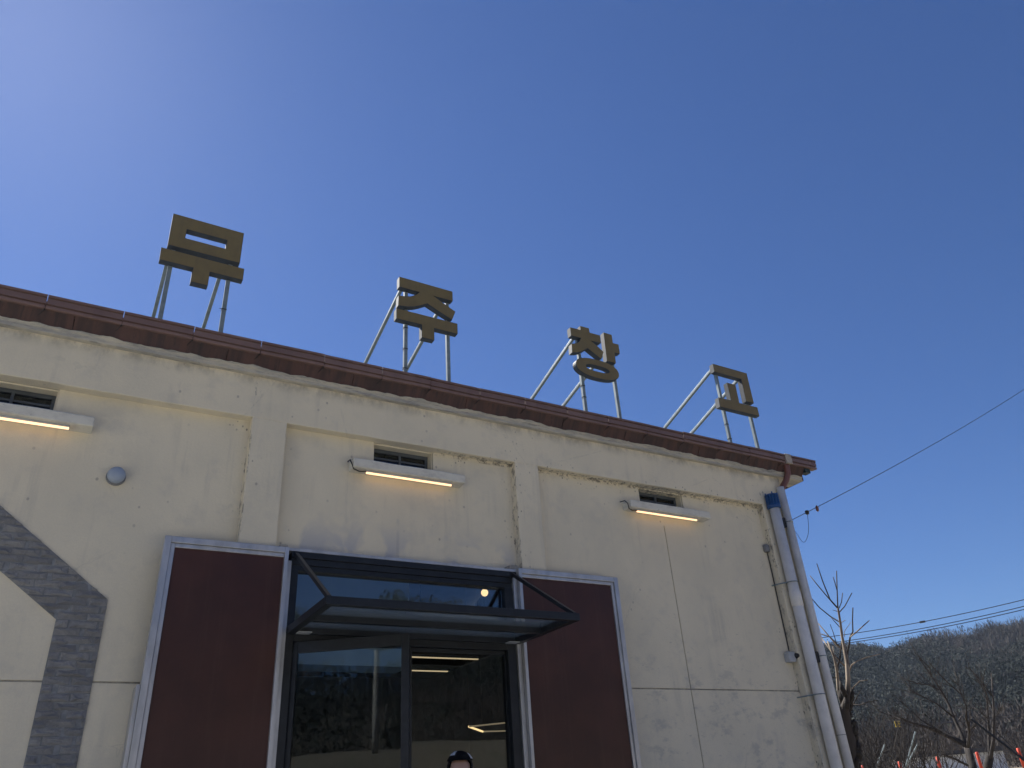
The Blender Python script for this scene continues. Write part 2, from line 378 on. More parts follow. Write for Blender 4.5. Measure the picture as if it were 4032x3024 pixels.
BT = [(a_, e_ - 1.5) for a_, e_ in [(-178, 9.5), (-150, 10.5), (-138, 9.7), (-120, 11), (-100, 12), (-80, 14.3), (-76, 14.4), (-74, 13.6), (-72, 12.9), (-69.5, 12.8), (-68, 13.4), (-66.5, 13.9), (-65, 13.3), (-63.5, 12.7), (-60, 12.0), (-50, 10.5), (-30, 9), (-12, 7)]]
HB = hill_fn(BT, 55, 210, 300, 8.1, 3.4)
g = G('dark_leaf_litter'); M['litter'] = g.set(g.mix(g.noise(.3, 5, .65).ramp(.38, .62), (.07, .058, .045), (.05, .048, .035)), 1.0)  # darker litter colour for the hill across the road
hill('hill', HB, -178, -12, 55, 300, M['litter'])

def forest(name, H, spots, label, pine_frac, kbare, kpine, seed):
    """Every tree a puff of small twig or needle faces; trunks below. One mesh: nobody could count them."""
    rng = np.random.default_rng(seed); P, MI = [], []
    for a, r, s, dn in spots:
        x, y = r * math.cos(math.radians(a)), -6.5 + r * math.sin(math.radians(a)); z = H(a, r)
        pine = noise.noise(Vector((x * .018, y * .018, seed + 2.2))) * .8 + rng.normal() * .16 > pine_frac
        h = s * (rng.uniform(3.6, 6.5) if not pine else rng.uniform(4.0, 7.0)); h *= min(1, .5 + r / 320); wd = h * (rng.uniform(.30, .48) if not pine else rng.uniform(.30, .42)); k = kpine if pine else kbare
        q = min(1.0, .38 + r / 330); k = int(k * dn / q); u = rng.normal(size=(k, 3)); u /= np.linalg.norm(u, axis=1)[:, None]; rad = rng.uniform(.25, 1, (k, 1)) ** .5
        c = u * rad * np.array([wd, wd, h * .42]) + np.array([x, y, z + h * .6])
        if pine:
            d1 = rng.normal(size=(k, 3)) * .135 * s * q / dn ** .5; d2 = rng.normal(size=(k, 3)) * .135 * s * q / dn ** .5
        else:
            d1 = (c - np.array([x, y, z + h * .15])); d1 = d1 / np.linalg.norm(d1, axis=1)[:, None] * rng.uniform(.45, 1.1, (k, 1)) * s * q + rng.normal(size=(k, 3)) * .2 * q
            d2 = rng.normal(size=(k, 3)) * .045 * s * q / dn ** .5
        tri = np.stack([c - d1 * .5 - d2, c - d1 * .5 + d2, c + d1 * .5 + d2 * .3], 1)
        P.append(tri.reshape(-1, 3)); MI += [1 if pine else (0 if rng.random() < .6 else 2)] * k
        t = .07 * s; tk = np.array([[[x - t, y, z - .5], [x + t, y, z - .5], [x, y, z + h * .75]], [[x, y - t, z - .5], [x, y + t, z - .5], [x, y, z + h * .75]]])
        P.append(tk.reshape(-1, 3)); MI += [0, 0]
    P = np.concatenate(P).astype(np.float32); n = len(P) // 3
    me = bpy.data.meshes.new(name); me.vertices.add(len(P)); me.vertices.foreach_set('co', P.ravel())
    me.loops.add(len(P)); me.loops.foreach_set('vertex_index', np.arange(len(P), dtype=np.int32)); me.polygons.add(n)
    me.polygons.foreach_set('loop_start', np.arange(0, len(P), 3, dtype=np.int32)); me.polygons.foreach_set('loop_total', np.full(n, 3, np.int32))
    for m in (M['twig'], M['pine'], M['twig2']): me.materials.append(m)
    me.polygons.foreach_set('material_index', np.array(MI, np.int32)); me.update(); me.validate()
    o = bpy.data.objects.new(name, me); COL.objects.link(o); return tag(o, label, 'forest', kind='stuff')
g = G('bare_twigs_brown'); M['twig'] = g.set(g.mix(g.noise(.35, 4).ramp(.35, .65), (.052, .042, .036), (.070, .056, .046)), .9)
g = G('bare_twigs_grey'); M['twig2'] = g.set(g.mix(g.noise(.3, 4).ramp(.35, .65), (.066, .058, .052), (.046, .041, .037)), .9)
g = G('pine_needles'); M['pine'] = g.set(g.mix(g.noise(.5, 4).ramp(.35, .65), (.024, .032, .022), (.014, .021, .017)), .9)
rr = random.Random(5)
spots = [(rr.uniform(24.5, 40.5), math.sqrt(rr.uniform(70 ** 2, 312 ** 2)), 1.0, 1.0) for _ in range(3300)]
spots += [(rr.uniform(8, 24.5) if rr.random() < .5 else rr.uniform(40.5, 72), math.sqrt(rr.uniform(70 ** 2, 310 ** 2)), 1.2, .22) for _ in range(1800)]
forest('hillside_trees', HR, spots, 'bare winter trees and dark pines covering the hillside beyond the white shed', .04, 130, 320, 3)
spots = [(rr.uniform(-88, -56), math.sqrt(rr.uniform(58 ** 2, 218 ** 2)), 1.15, .5) for _ in range(1300)] + [(rr.uniform(-178, -14), math.sqrt(rr.uniform(58 ** 2, 218 ** 2)), 1.5, .3) for _ in range(2300)]
forest('hillside_trees', HB, spots, 'bare winter trees and pines on the hill across the road, mirrored in the glass', -.12, 90, 220, 7)

# concrete lane across the yard, seen only as a reflection
V, F = [], []
pl = [(-60, -30), (-45, -27), (-32, -24.5), (-20, -22.5), (-8, -21.5), (6, -21.8), (20, -23), (40, -26)]
pts = [Vector(((1 - t) * a[0] + t * b[0], (1 - t) * a[1] + t * b[1])) for a, b in zip(pl, pl[1:]) for t in (0, .25, .5, .75)]
for i, p in enumerate(pts):
    d = (pts[min(i + 1, len(pts) - 1)] - pts[max(i - 1, 0)]).normalized(); nrm = Vector((-d.y, d.x))
    for k in range(7):
        q = p + nrm * (3.2 - k * 6.4 / 6); V.append((q.x, q.y, ground_z(q.x, q.y) + .05))
for i in range(len(pts) - 1):
    for k in range(6): a = i * 7 + k; F.append((a, a + 1, a + 8, a + 7))
g = G('pale_concrete_lane'); c = g.mix(g.noise(.8, 5, .6).ramp(.35, .65), (.17, .18, .185), (.13, .14, .145)); tag(mesh_obj('road', V, F, g.set(c, .9, bump=g.noise(20, 4), bs=.3), smooth=True), kind='structure')

# ================================================================== warehouse
WH = empty('warehouse', (2.7, .2, 0), 'cream stuccoed warehouse with brown eaves, shallow pilasters and brick house outline', 'building')
XL, XR = -2.63, 8.10
WINS = [(-.975, -.335), (2.40, 3.04), (5.70, 6.37)]
holes = [(a, b, 4.48, 4.745) for a, b in WINS] + [(1.62, 3.86, -1, 3.53)]
xs = sorted({XL, 1.62, 3.86, XR} | {v for w_ in WINS for v in w_})
grid_wall('wall_core', M['mortar'], WH, xs, [-.3, 3.53, 4.48, 4.745, 5.33], holes, .112, .30)
# plaster fields of the three bays, the control joints left open
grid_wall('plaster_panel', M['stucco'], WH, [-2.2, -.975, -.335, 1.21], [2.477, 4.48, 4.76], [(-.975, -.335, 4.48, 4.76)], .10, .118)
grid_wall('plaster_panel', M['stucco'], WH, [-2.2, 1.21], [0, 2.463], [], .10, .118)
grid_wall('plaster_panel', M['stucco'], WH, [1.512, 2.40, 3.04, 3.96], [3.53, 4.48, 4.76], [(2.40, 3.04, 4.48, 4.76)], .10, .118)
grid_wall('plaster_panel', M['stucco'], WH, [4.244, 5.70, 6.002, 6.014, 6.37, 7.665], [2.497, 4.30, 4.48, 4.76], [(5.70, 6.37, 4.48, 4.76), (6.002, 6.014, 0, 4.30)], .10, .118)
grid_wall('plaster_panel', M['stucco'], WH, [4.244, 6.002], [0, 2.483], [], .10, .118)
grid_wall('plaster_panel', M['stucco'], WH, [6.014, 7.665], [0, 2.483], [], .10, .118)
rough_box('lintel_band', M['stucco'], WH, XL + .006, XR - .006, 0, .16, 4.745, 5.185)
for a, b in ((XL, -2.2), (1.205, 1.517), (3.956, 4.248), (7.66, XR)):
    end = b == XR or a == XL
    rough_box('pilaster', M['stucco'], WH, a, b, .003, .34 if end else .15, 0 if a != 3.956 else 0, 4.75)
# window soffit linings and reveals share the stucco
for a, b in WINS:
    MB().box(a - .001, a + .012, .1185, .2985, 4.48, 4.745).box(b - .012, b + .001, .1185, .2985, 4.48, 4.745).box(a + .0125, b - .0125, .1185, .2985, 4.7305, 4.746).build('window_reveal', M['stucco'], WH)
    wd = MB(); x0, x1 = a + .013, b - .013
    wd.box(x0, x1, .20, .245, 4.48, 4.515).box(x0, x1, .20, .245, 4.695, 4.73).box(x0, x0 + .03, .2005, .2445, 4.5155, 4.6945).box(x1 - .03, x1, .2005, .2445, 4.5155, 4.6945)
    wf = wd.build('window', M['winframe'], WH, bevel=.003)
    m = (x0 + x1) / 2
    box('glazing_bar', M['winframe'], wf, m - .011, m + .011, .198, .24, 4.513, 4.697)
    box('glazing_bar', M['winframe'], wf, x0 + .028, x1 - .028, .205, .235, 4.622, 4.640)
    box('pane', M['wglass'], wf, x0 + .02, x1 - .02, .218, .224, 4.50, 4.71)
for a, b, z0, z1 in ((-1.21, -.035, 4.393, 4.483), (2.156, 3.33, 4.39, 4.482), (5.43, 6.64, 4.41, 4.50)):
    rough_box('window_sill', M['sill'], WH, a, b, -.05, .13, z0, z1, step=.05, amp=.004, bevel=.012)
# hidden flanks, rear, slab
box('side_wall', M['stucco'], WH, XR - .22, XR - .004, .3405, 9.0, -.3, 5.33)
box('side_wall', M['stucco'], WH, XL + .004, XL + .22, .3405, 9.0, -.3, 5.33)
box('rear_wall', M['stucco'], WH, XL + .004, XR - .004, 9.002, 9.2, -.3, 5.33)
box('floor_slab', M['infloor'], WH, XL + .225, XR - .225, .31, 8.99, -.2, .20)
box('threshold', M['slab'], WH, 1.5, 4.0, -.45, .11, -.1, .195, bevel=.01)
box('doorstep', M['slab'], WH, 1.45, 4.05, -1.7, -.4505, -.1, .12, bevel=.012)
box('inner_wall', M['inwall'], WH, XL + .222, XR - .23, 8.9, 8.99, .201, 5.4)
box('inner_wall', M['inwall'], WH, XR - .26, XR - .222, .31, 8.89, .201, 5.2)
box('inner_lining', M['inwall'], WH, 3.862, XR - .27, .302, .33, .201, 5.2)
box('inner_lining', M['inwall'], WH, XL + .23, 1.618, .302, .33, .201, 5.2)
MB().box(3.842, 3.862, .115, .299, .196, 3.52).build('door_reveal', M['greybox'], WH)
MB().box(1.618, 1.638, .115, .299, .196, 3.52).build('door_reveal', M['inwall'], WH)
# roof: two sloping sheets with ribs
def roof_z(y): return 5.45 + .3 * (min(y, 9.4 - y) + .05)
rf = MB(); prof = [(-.05, roof_z(-.05)), (4.7, roof_z(4.7)), (9.45, roof_z(9.45)), (9.45, roof_z(9.45) - .06), (4.7, roof_z(4.7) - .06), (-.05, roof_z(-.05) - .06)]
rf.prism(prof, -2.95, 8.62, lambda a, b, t: (t, a, b)); RF = rf.build('roof', M['tile'], WH)
for i in range(38):
    x = -2.9 + i * .3; m = MB()
    for y0, y1 in ((-.05, 4.7), (4.7, 9.45)): m.bar((x, y0, roof_z(y0) + .012), (x, y1, roof_z(y1) + .012), .05, .03)
    m.build('roof_rib', M['tile'], RF)
# gable infill
MB().prism([(.31, 5.32), (9.1, 5.32), (4.7, roof_z(4.7) - .07)], XR - .2, XR - .01, lambda a, b, t: (t, a, b)).build('gable', M['stucco'], WH)
MB().prism([(.31, 5.32), (9.1, 5.32), (4.7, roof_z(4.7) - .07)], XL + .01, XL + .2, lambda a, b, t: (t, a, b)).build('gable', M['stucco'], WH)
# cornice lip, ragged where the render was smeared up the boards
V, F = [], []; X0, X1 = -2.95, 8.50; n = 420
for i in range(n + 1):
    x = X0 + (X1 - X0) * i / n
    r = noise.noise(Vector((x * 2.3, 0, 7))) * .020 + noise.noise(Vector((x * 9, 3, 7))) * .011 + noise.noise(Vector((x * 31, 3, 1))) * .005
    d = noise.noise(Vector((x * 5, 9, 2))) * .004; e = noise.noise(Vector((x * 17, 2, 5))) * .005; zt = 5.238 + r; yt = -.045 - (zt - 5.232) / 1.5
    P = [(.2, 5.172), (-.036 + d, 5.169), (-.050 + d, 5.172 + d), (-.051 + d, 5.189), (-.042 + e, 5.196 + d), (-.047 + e, 5.214 + e), (-.056 + d, 5.222 + d), (yt - .014 + e, zt - .006), (yt - .004, zt + .003), (.0, zt), (.2, 5.24)]
    V += [(x, a, b) for a, b in P]
k = len(P)
for i in range(n):
    for j in range(k): F.append((i * k + j, (i + 1) * k + j, (i + 1) * k + (j + 1) % k, i * k + (j + 1) % k))
F += [tuple(range(k)), tuple(range(n * k, n * k + k))]
mesh_obj('cornice', V, F, M['concrete'], WH)
box('eaves_beam', M['dark'], WH, X0 + .01, 8.48, .0, .28, 5.245, 5.43)
# sloping painted fascia boards with open joints
js = [-2.95, -1.6, -.35, .9, 2.1, 3.35, 4.58, 5.46, 6.62, 7.35, 8.02, 8.52]
for a, b in zip(js, js[1:]):
    o = rr.uniform(-.003, .003)
    MB().prism([(-.030 + o, 5.212), (-.138 + o, 5.374), (-.118, 5.384), (-.010, 5.222)], a + .003, b - .003, lambda p, q, t: (t, p, q)).build('fascia_board', M['fascia'], WH)
    for xj in [a + .15 + (b - a - .3) * u for u in (rr.uniform(.1, .4), rr.uniform(.6, .9))]:
        MB().prism([(-.0325 + o, 5.212), (-.1405 + o, 5.374), (-.136 + o, 5.376), (-.028 + o, 5.214)], xj, xj + rr.uniform(.02, .05), lambda p, q, t: (t, p, q)).build('cover_strip', M['fascia'], WH)
# stepped box gutter in short lengths
GT = box('gutter', M['gutter'], WH, -2.93, 8.70, -.128, -.06, 5.375, 5.42)
gj = [-2.93] + [.585 - .58 * k for k in range(6, 0, -1)] + [v * 1.0258 for v in (.57, 1.15, 1.74, 2.32, 2.84, 3.40, 3.95, 4.50, 5.06, 5.62, 6.18, 6.77, 7.29, 7.86, 8.03, 8.40, 8.52)]
for i, (a, b) in enumerate(zip(gj, gj[1:])):
    o = rr.uniform(-.003, .003); dz = rr.uniform(-.002, .002); tl = rr.uniform(-.003, .003)
    prof = [(-.06, 5.345), (-.140, 5.341), (-.146, 5.346), (-.148, 5.368), (-.130, 5.371), (-.130, 5.381), (-.151, 5.384), (-.149, 5.436), (-.132, 5.439), (-.132, 5.447), (-.157, 5.450), (-.157, 5.470), (-.140, 5.472), (-.125, 5.40), (-.06, 5.395)]
    m = MB(); nn = len(prof)
    v = [(a + .003, p + o, q + dz - tl) for p, q in prof] + [(b - .003, p + o, q + dz + tl) for p, q in prof]
    m.add(v, [tuple(range(nn))[::-1], tuple(range(nn, 2 * nn))] + [(j, (j + 1) % nn, nn + (j + 1) % nn, nn + j) for j in range(nn)])
    m.build('gutter_length', M['gutter'], GT)
    if 1 < i < len(gj) - 2: MB().box(a - .003, a + .003, -.140, -.06, 5.335, 5.341).bar((a, -.138, 5.340), (a - .035, -.085, 5.30), .006, .006).build('gutter_hanger', M['dark'], GT)
MB().box(8.135, 8.245, -.165, -.06, 5.338, 5.476).build('patch_tape', M['tape'], GT, bevel=.004)
box('end_bracket', M['greenmetal'], WH, 8.52, 8.62, -.12, -.03, 5.275, 5.335, bevel=.004)
box('verge_board', M['fascia'], WH, 8.503, 8.525, -.045, .6, 5.176, 5.36)
# exposed grey brick in the outline of a house
def clip(poly, A, B):
    out = []
    for i in range(len(poly)):
        p, q = poly[i], poly[(i + 1) % len(poly)]
        sp = (B[0] - A[0]) * (p[1] - A[1]) - (B[1] - A[1]) * (p[0] - A[0]); sq = (B[0] - A[0]) * (q[1] - A[1]) - (B[1] - A[1]) * (q[0] - A[0])
        if sp >= 0: out.append(p)
        if sp * sq < 0: t = sp / (sp - sq); out.append((p[0] + (q[0] - p[0]) * t, p[1] + (q[1] - p[1]) * t))
    return out
AX, AZO, AZI = -.63, 3.058 + .768 * .95, 2.898 + .768 * .635
quads = [[(.010, 0), (.332, 0), (.321, 2.898), (.005, 2.898)], [(.005, 2.898), (.321, 2.898), (.320, 3.058), (AX, AZO), (AX, AZI)]]
quads += [[(2 * AX - x, z) for x, z in q][::-1] for q in quads]
bs = MB()
for q in quads: bs.prism(q, .094, .112, lambda a, b, t: (a, t, b))
g = G('grey_painted_brick'); nb = g.noise(11, 5, .65); nf = g.noise(60, 5, .7)
c = g.mix(nb.ramp(.36, .64), (.37, .365, .355), (.28, .28, .275)); c = g.mix(nf.ramp(.56, .68) * .6, c, (.46, .46, .45)); c = g.mix(g.rnd().ramp(.1, .9) * .6, c, (.21, .21, .21)); c = g.mix(g.noise(28, 6, .8, dist=1.2).ramp(.60, .68) * .55, c, (.55, .55, .53)); c = g.mix(g.noise(24, 6, .8, g.vec(1, 1, 1, (7, 2, 4))).ramp(.58, .68) * .5, c, (.12, .125, .13))
M['brick'] = g.set(c, .9, bump=g.noise(38, 6, .75, dist=.6) * 1.2 + g.noise(120, 3) * .4, bs=1.0, bd=.02)
g = G('dark_grey_mortar'); M['dmortar'] = g.set(g.mix(g.noise(30).ramp(.4, .6), (.25, .26, .265), (.20, .21, .215)), .95, bump=g.noise(50), bs=.4)
BS = bs.build('brick_outline', M['dmortar'], WH)
ch, bl, gap = .056, .19, .005
for row in range(68):
    z0, z1 = row * ch - .014, row * ch + ch - gap - .014; xo = (row % 2) * bl / 2 - 1.9
    for k in range(15):
        x0 = xo + k * bl + rr.uniform(-.02, .02); base = [(x0, z0), (x0 + bl - gap, z0 + rr.uniform(-.002, .002)), (x0 + bl - gap, z1), (x0, z1)]
        for q in quads:
            if max(p[0] for p in q) < x0 or min(p[0] for p in q) > x0 + bl: continue
            p = base
            for A, B in zip(q, q[1:] + q[:1]):
                p = clip(p, A, B)
                if len(p) < 3: break
            if len(p) < 3: continue
            ar = abs(sum(p[i][0] * p[(i + 1) % len(p)][1] - p[(i + 1) % len(p)][0] * p[i][1] for i in range(len(p)))) / 2
            if ar < .0006: continue
            cx = sum(a for a, _ in p) / len(p); cz = sum(b for _, b in p) / len(p); nn = len(p)
            y1 = .088 + rr.uniform(-.003, .002); tx, tz = rr.uniform(-.05, .05), rr.uniform(-.16, .16)
            v = [(a, .098, b) for a, b in p] + [(cx + (a - cx) * .985, y1 + (a - cx) * tx + (b - cz) * tz + rr.uniform(0, .004), cz + (b - cz) * .96) for a, b in p]
            v += [(cx + (a - cx) * .5 + rr.uniform(-.01, .01), y1 - .005 + (a - cx) * tx + (b - cz) * tz + rr.uniform(-.008, .006), cz + (b - cz) * .4) for a, b in p]
            v.append((cx, y1 - rr.uniform(.0, .013), cz))
            f = [(i, (i + 1) % nn, nn + (i + 1) % nn, nn + i) for i in range(nn)] + [(nn + i, nn + (i + 1) % nn, 2 * nn + (i + 1) % nn, 2 * nn + i) for i in range(nn)]
            f += [(2 * nn + i, 2 * nn + (i + 1) % nn, 3 * nn) for i in range(nn)] + [tuple(range(nn))[::-1]]
            mesh_obj('brick', v, f, M['brick'], BS)

# ================================================================== rooftop letters
def letter(label, shapes, posts, braces, ties):
    x0 = min(p[0] for s, _ in shapes for p in s); x1 = max(p[0] for s, _ in shapes for p in s)
    L = empty('sign_letter', ((x0 + x1) / 2, .09, roof_z(.09)), label, 'sign letter')
    D = .072
    for outer, hole in shapes:
        bm = bmesh.new()
        rings = [outer] + ([hole] if hole else []); fr = []
        for ring in rings:
            a = [bm.verts.new((p[0], 0, p[1])) for p in ring]; b = [bm.verts.new((p[0], D, p[1])) for p in ring]; fr.append((a, b))
            for i in range(len(ring)):
                j = (i + 1) % len(ring); bm.faces.new((a[i], a[j], b[j], b[i]))
        for side in (0, 1):
            ed = []
            for r in fr:
                vs = r[side]
                for i in range(len(vs)): ed.append(bm.edges.get((vs[i], vs[(i + 1) % len(vs)])))
            bmesh.ops.triangle_fill(bm, use_beauty=True, use_dissolve=False, edges=ed)
        bmesh.ops.recalc_face_normals(bm, faces=bm.faces)
        bm.verts.index_update(); V = [v.co.copy() for v in bm.verts]; F = [tuple(v.index for v in f.verts) for f in bm.faces]; bm.free()
        o = mesh_obj('letter_stroke', V, F, M['return'], L)
        # brass face sheet, set 4 mm in from the return's edge and proud by 3 mm
        bm = bmesh.new(); ed = []
        for k, ring in enumerate(rings):
            n = len(ring); ar = sum(ring[i][0] * ring[(i + 1) % n][1] - ring[(i + 1) % n][0] * ring[i][1] for i in range(n))
            sg = 1 if ar > 0 else -1; sg = -sg if k else sg; q = []
            for i in range(n):
                p0, p, p1 = Vector(ring[i - 1]), Vector(ring[i]), Vector(ring[(i + 1) % n]); d0, d1 = (p - p0).normalized(), (p1 - p).normalized()
                n0, n1 = Vector((-d0.y, d0.x)) * sg, Vector((-d1.y, d1.x)) * sg; mt = (n0 + n1); mt = mt / max(.6, mt.dot(n0)); q.append(p + mt * .0045)
            vs = [bm.verts.new((p.x, -.003, p.y)) for p in q]
            ed += [bm.edges.new((vs[i], vs[(i + 1) % n])) for i in range(n)]
        bmesh.ops.triangle_fill(bm, use_beauty=True, use_dissolve=False, edges=ed)
        ext = bmesh.ops.extrude_face_region(bm, geom=list(bm.faces)); bmesh.ops.translate(bm, vec=(0, .006, 0), verts=[v for v in ext['geom'] if isinstance(v, bmesh.types.BMVert)])
        bm.verts.index_update(); V = [v.co.copy() for v in bm.verts]; F = [tuple(v.index for v in f.verts) for f in bm.faces]; bm.free()
        mesh_obj('letter_face', V, F, M['brass'], o)
    for px, pz in posts:
        pt = box('post', M['post'], L, px - .02, px + .02, .06, .10, roof_z(.08) - .02, pz, bevel=.003)
        box('base_plate', M['post'], pt, px - .06, px + .06, .02, .14, roof_z(.08) - .02, roof_z(.14) + .012)
    for px, tz in braces:
        e = (px, 2.05, roof_z(2.05) - .03); t = (roof_z(2.05) - tz) / (2.05 - .09)
        br = MB().bar((px, .085, tz), e, .036, .036).build('brace', M['post'], L, bevel=.003)
        box('base_plate', M['post'], br, px - .06, px + .06, 1.95, 2.13, roof_z(1.95), roof_z(2.13) + .012)
    for px, z in ties: MB().box(px - .0235, px + .0235, .0565, .1035, z - .005, z + .005).bar((px - .02, .06, z), (px - .045, .05, z - .012), .006, .004).build('cable_tie', M['dark'], L)
    return L
def arc(cx, cz, a, b, n=40): return [(cx + a * math.cos(2 * math.pi * i / n), cz + b * math.sin(2 * math.pi * i / n)) for i in range(n)]
def sarc(cx, cz, a, b, e, n=44):
    cs = [(math.cos(math.tau * i / n), math.sin(math.tau * i / n)) for i in range(n)]
    return [(cx + a * math.copysign(abs(c_) ** (2 / e), c_), cz + b * math.copysign(abs(s_) ** (2 / e), s_)) for c_, s_ in cs]
letter('brass Korean letter mu, a square over a T, on steel posts above the roof', [
    ([(.235, 6.80), (.91, 6.795), (.91, 6.41), (.24, 6.41)], [(.38, 6.65), (.76, 6.65), (.76, 6.54), (.38, 6.54)]),
    ([(.19, 6.36), (.96, 6.355), (.96, 6.215), (.65, 6.215), (.65, 6.05), (.495, 6.05), (.495, 6.215), (.195, 6.215)], None)],
    [(.30, 6.75), (.835, 6.75)], [(.283, 6.62), (.788, 6.56)], [(.835, 5.87)])
letter('brass Korean letter ju with a sweeping curved stroke over a T shape', [
    ([(2.61, 6.79), (3.27, 6.785), (3.27, 6.65), (3.02, 6.65), (3.12, 6.60), (3.30, 6.51), (3.255, 6.385), (3.10, 6.45), (2.95, 6.52), (2.915, 6.50), (2.86, 6.465), (2.79, 6.43), (2.70, 6.405), (2.60, 6.392), (2.605, 6.53), (2.68, 6.54), (2.75, 6.56), (2.81, 6.60), (2.855, 6.65), (2.61, 6.65)], None),
    ([(2.58, 6.35), (3.32, 6.35), (3.32, 6.21), (3.03, 6.21), (3.03, 6.05), (2.88, 6.05), (2.88, 6.215), (2.58, 6.215)], None)],
    [(2.72, 6.76), (3.23, 6.76)], [(2.66, 6.67), (3.17, 6.62)], [(2.72, 6.17), (2.72, 5.90), (2.72, 5.655)])
letter('brass Korean letter chang with an oval ring below, standing over the eaves', [
    ([(5.065, 6.80), (5.20, 6.80), (5.205, 6.735), (5.365, 6.735), (5.365, 6.62), (5.20, 6.612), (5.30, 6.555), (5.385, 6.49), (5.33, 6.375), (5.23, 6.43), (5.14, 6.482), (5.09, 6.445), (5.03, 6.405), (4.965, 6.375), (4.89, 6.36), (4.90, 6.49), (4.97, 6.515), (5.02, 6.555), (5.05, 6.612), (4.905, 6.612), (4.905, 6.735), (5.065, 6.738)], None),
    ([(5.43, 6.80), (5.56, 6.795), (5.56, 6.67), (5.65, 6.67), (5.65, 6.53), (5.565, 6.525), (5.56, 6.365), (5.42, 6.365)], None),
    (sarc(5.256, 6.208, .327, .136, 2.35), sarc(5.256, 6.212, .176, .043, 2.6))],
    [(5.05, 6.77), (5.56, 6.76)], [(5.015, 6.67), (5.50, 6.60)], [(5.05, 5.96), (5.05, 5.80)])
letter('brass Korean letter go, an open corner over a raised bar, above the gutter end', [
    ([(7.31, 6.78), (7.96, 6.775), (7.96, 6.285), (7.81, 6.285), (7.815, 6.645), (7.305, 6.65)], None),
    ([(7.51, 6.52), (7.67, 6.52), (7.665, 6.23), (8.01, 6.23), (8.01, 6.09), (7.265, 6.09), (7.275, 6.235), (7.51, 6.238)], None)],
    [(7.405, 6.76), (7.915, 6.76)], [(7.36, 6.74), (7.86, 6.70)], [(7.405, 5.88), (7.405, 5.665)])

# ================================================================== lights and vents on the facade
for a, b, z, lb in ((-1.11, -.20, 4.366, 'lit warm LED batten under the window sill above the grey brick outline'), (2.30, 3.20, 4.364, 'lit warm LED batten under the window sill above the glass entrance'), (5.555, 6.46, 4.384, 'lit warm LED batten under the window sill nearest the white pipes')):
    e = empty('led_batten', ((a + b) / 2, .02, z + .03), lb, 'light')
    MB().box(a, b, -.008, .030, z + .012, z + .032).box(a + .05, a + .09, 0, .02, z + .0315, z + .05).box(b - .09, b - .05, 0, .02, z + .0315, z + .05).build('housing', M['greybox'], e, bevel=.002)
    MB().prism([(.002, z + .0125), (.022, z + .0125), (.021, z + .001), (.016, z - .004), (.008, z - .004), (.003, z + .001)], a + .002, b - .002, lambda p, q, t: (t, p, q)).build('tube', M['led'], e)
    MB().tube([(a + .01, .01, z + .02), (a - .06, .02, z + .012), (a - .13, -.01, z + .018), (a - .165, -.045, z + .06), (a - .165, .0, z + .11), (a - .155, .098, z + .13)], .006, 6).build('cable', M['dark'], e, smooth=True)
v = empty('wall_vent', (.205, .1, 4.045), 'round pale grey vent cap on the cream wall above the brick outline', 'vent')
MB().lathe([(.074, 0), (.073, .02), (.055, .022), (.055, .04)], .205, .1, 4.045, 'y', 28).build('shade_collar', M['ventdark'], v, smooth=False)  # base ring, its grey standing in for the shade around the cap
MB().lathe([(.056, .03), (.066, .035), (.068, .055), (.064, .072), (.048, .086), (.026, .093), (.005, .095)], .205, .1, 4.045, 'y', 32).build('cap', M['vent'], v, smooth=True)

# ================================================================== sliding steel doors
def steel_door(label, x0, x1, zt, slim):
    e = empty('sliding_door', ((x0 + x1) / 2, -.06, .02), label, 'door'); y0, y1 = -.10, -.012; w_ = .05
    def fr(nm, *b): return box(nm, M['galv'], e, *b, bevel=.004)
    wl, wr = (.034 if slim == 'l' else w_), (.034 if slim == 'r' else w_)
    fr('frame_stile', x0, x0 + wl, y0, y1, .02, zt); fr('frame_stile', x1 - wr, x1, y0, y1, .02, zt)
    fr('frame_rail', x0 + wl + .0005, x1 - wr - .0005, y0 + .001, y1, zt - w_, zt); fr('frame_rail', x0 + wl + .0005, x1 - wr - .0005, y0 + .001, y1, .02, .02 + w_)
    t = .034
    if slim != 'l': fr('glazing_trim', x0 + w_ + .001, x0 + w_ + t, -.084, -.05, .0705, zt - w_ - .0005)
    if slim != 'r': fr('glazing_trim', x1 - w_ - t, x1 - w_ - .001, -.084, -.05, .0705, zt - w_ - .0005)
    ga, gb = x0 + wl + (t if slim != 'l' else 0) + .0005, x1 - wr - (t if slim != 'r' else 0) - .0005
    fr('glazing_trim', ga, gb, -.0835, -.05, zt - w_ - t, zt - w_ - .001); fr('glazing_trim', ga, gb, -.0835, -.05, .071, .07 + t)
    box('door_skin', M['oxblood'], e, x0 + wl - .006, x1 - wr + .006, -.068, -.03, .08, zt - w_ - .01)
    return e
SD = steel_door('dark red sliding steel door between the brick outline and glass entrance', .628, 1.607, 3.54, 'r')
box('guide_rail', M['galv'], SD, .60, .6275, -.08, .095, .02, 2.43, bevel=.003)
SD2 = steel_door('dark red sliding steel door beside the entrance on the white pipe side', 3.856, 5.062, 3.556, 'l')

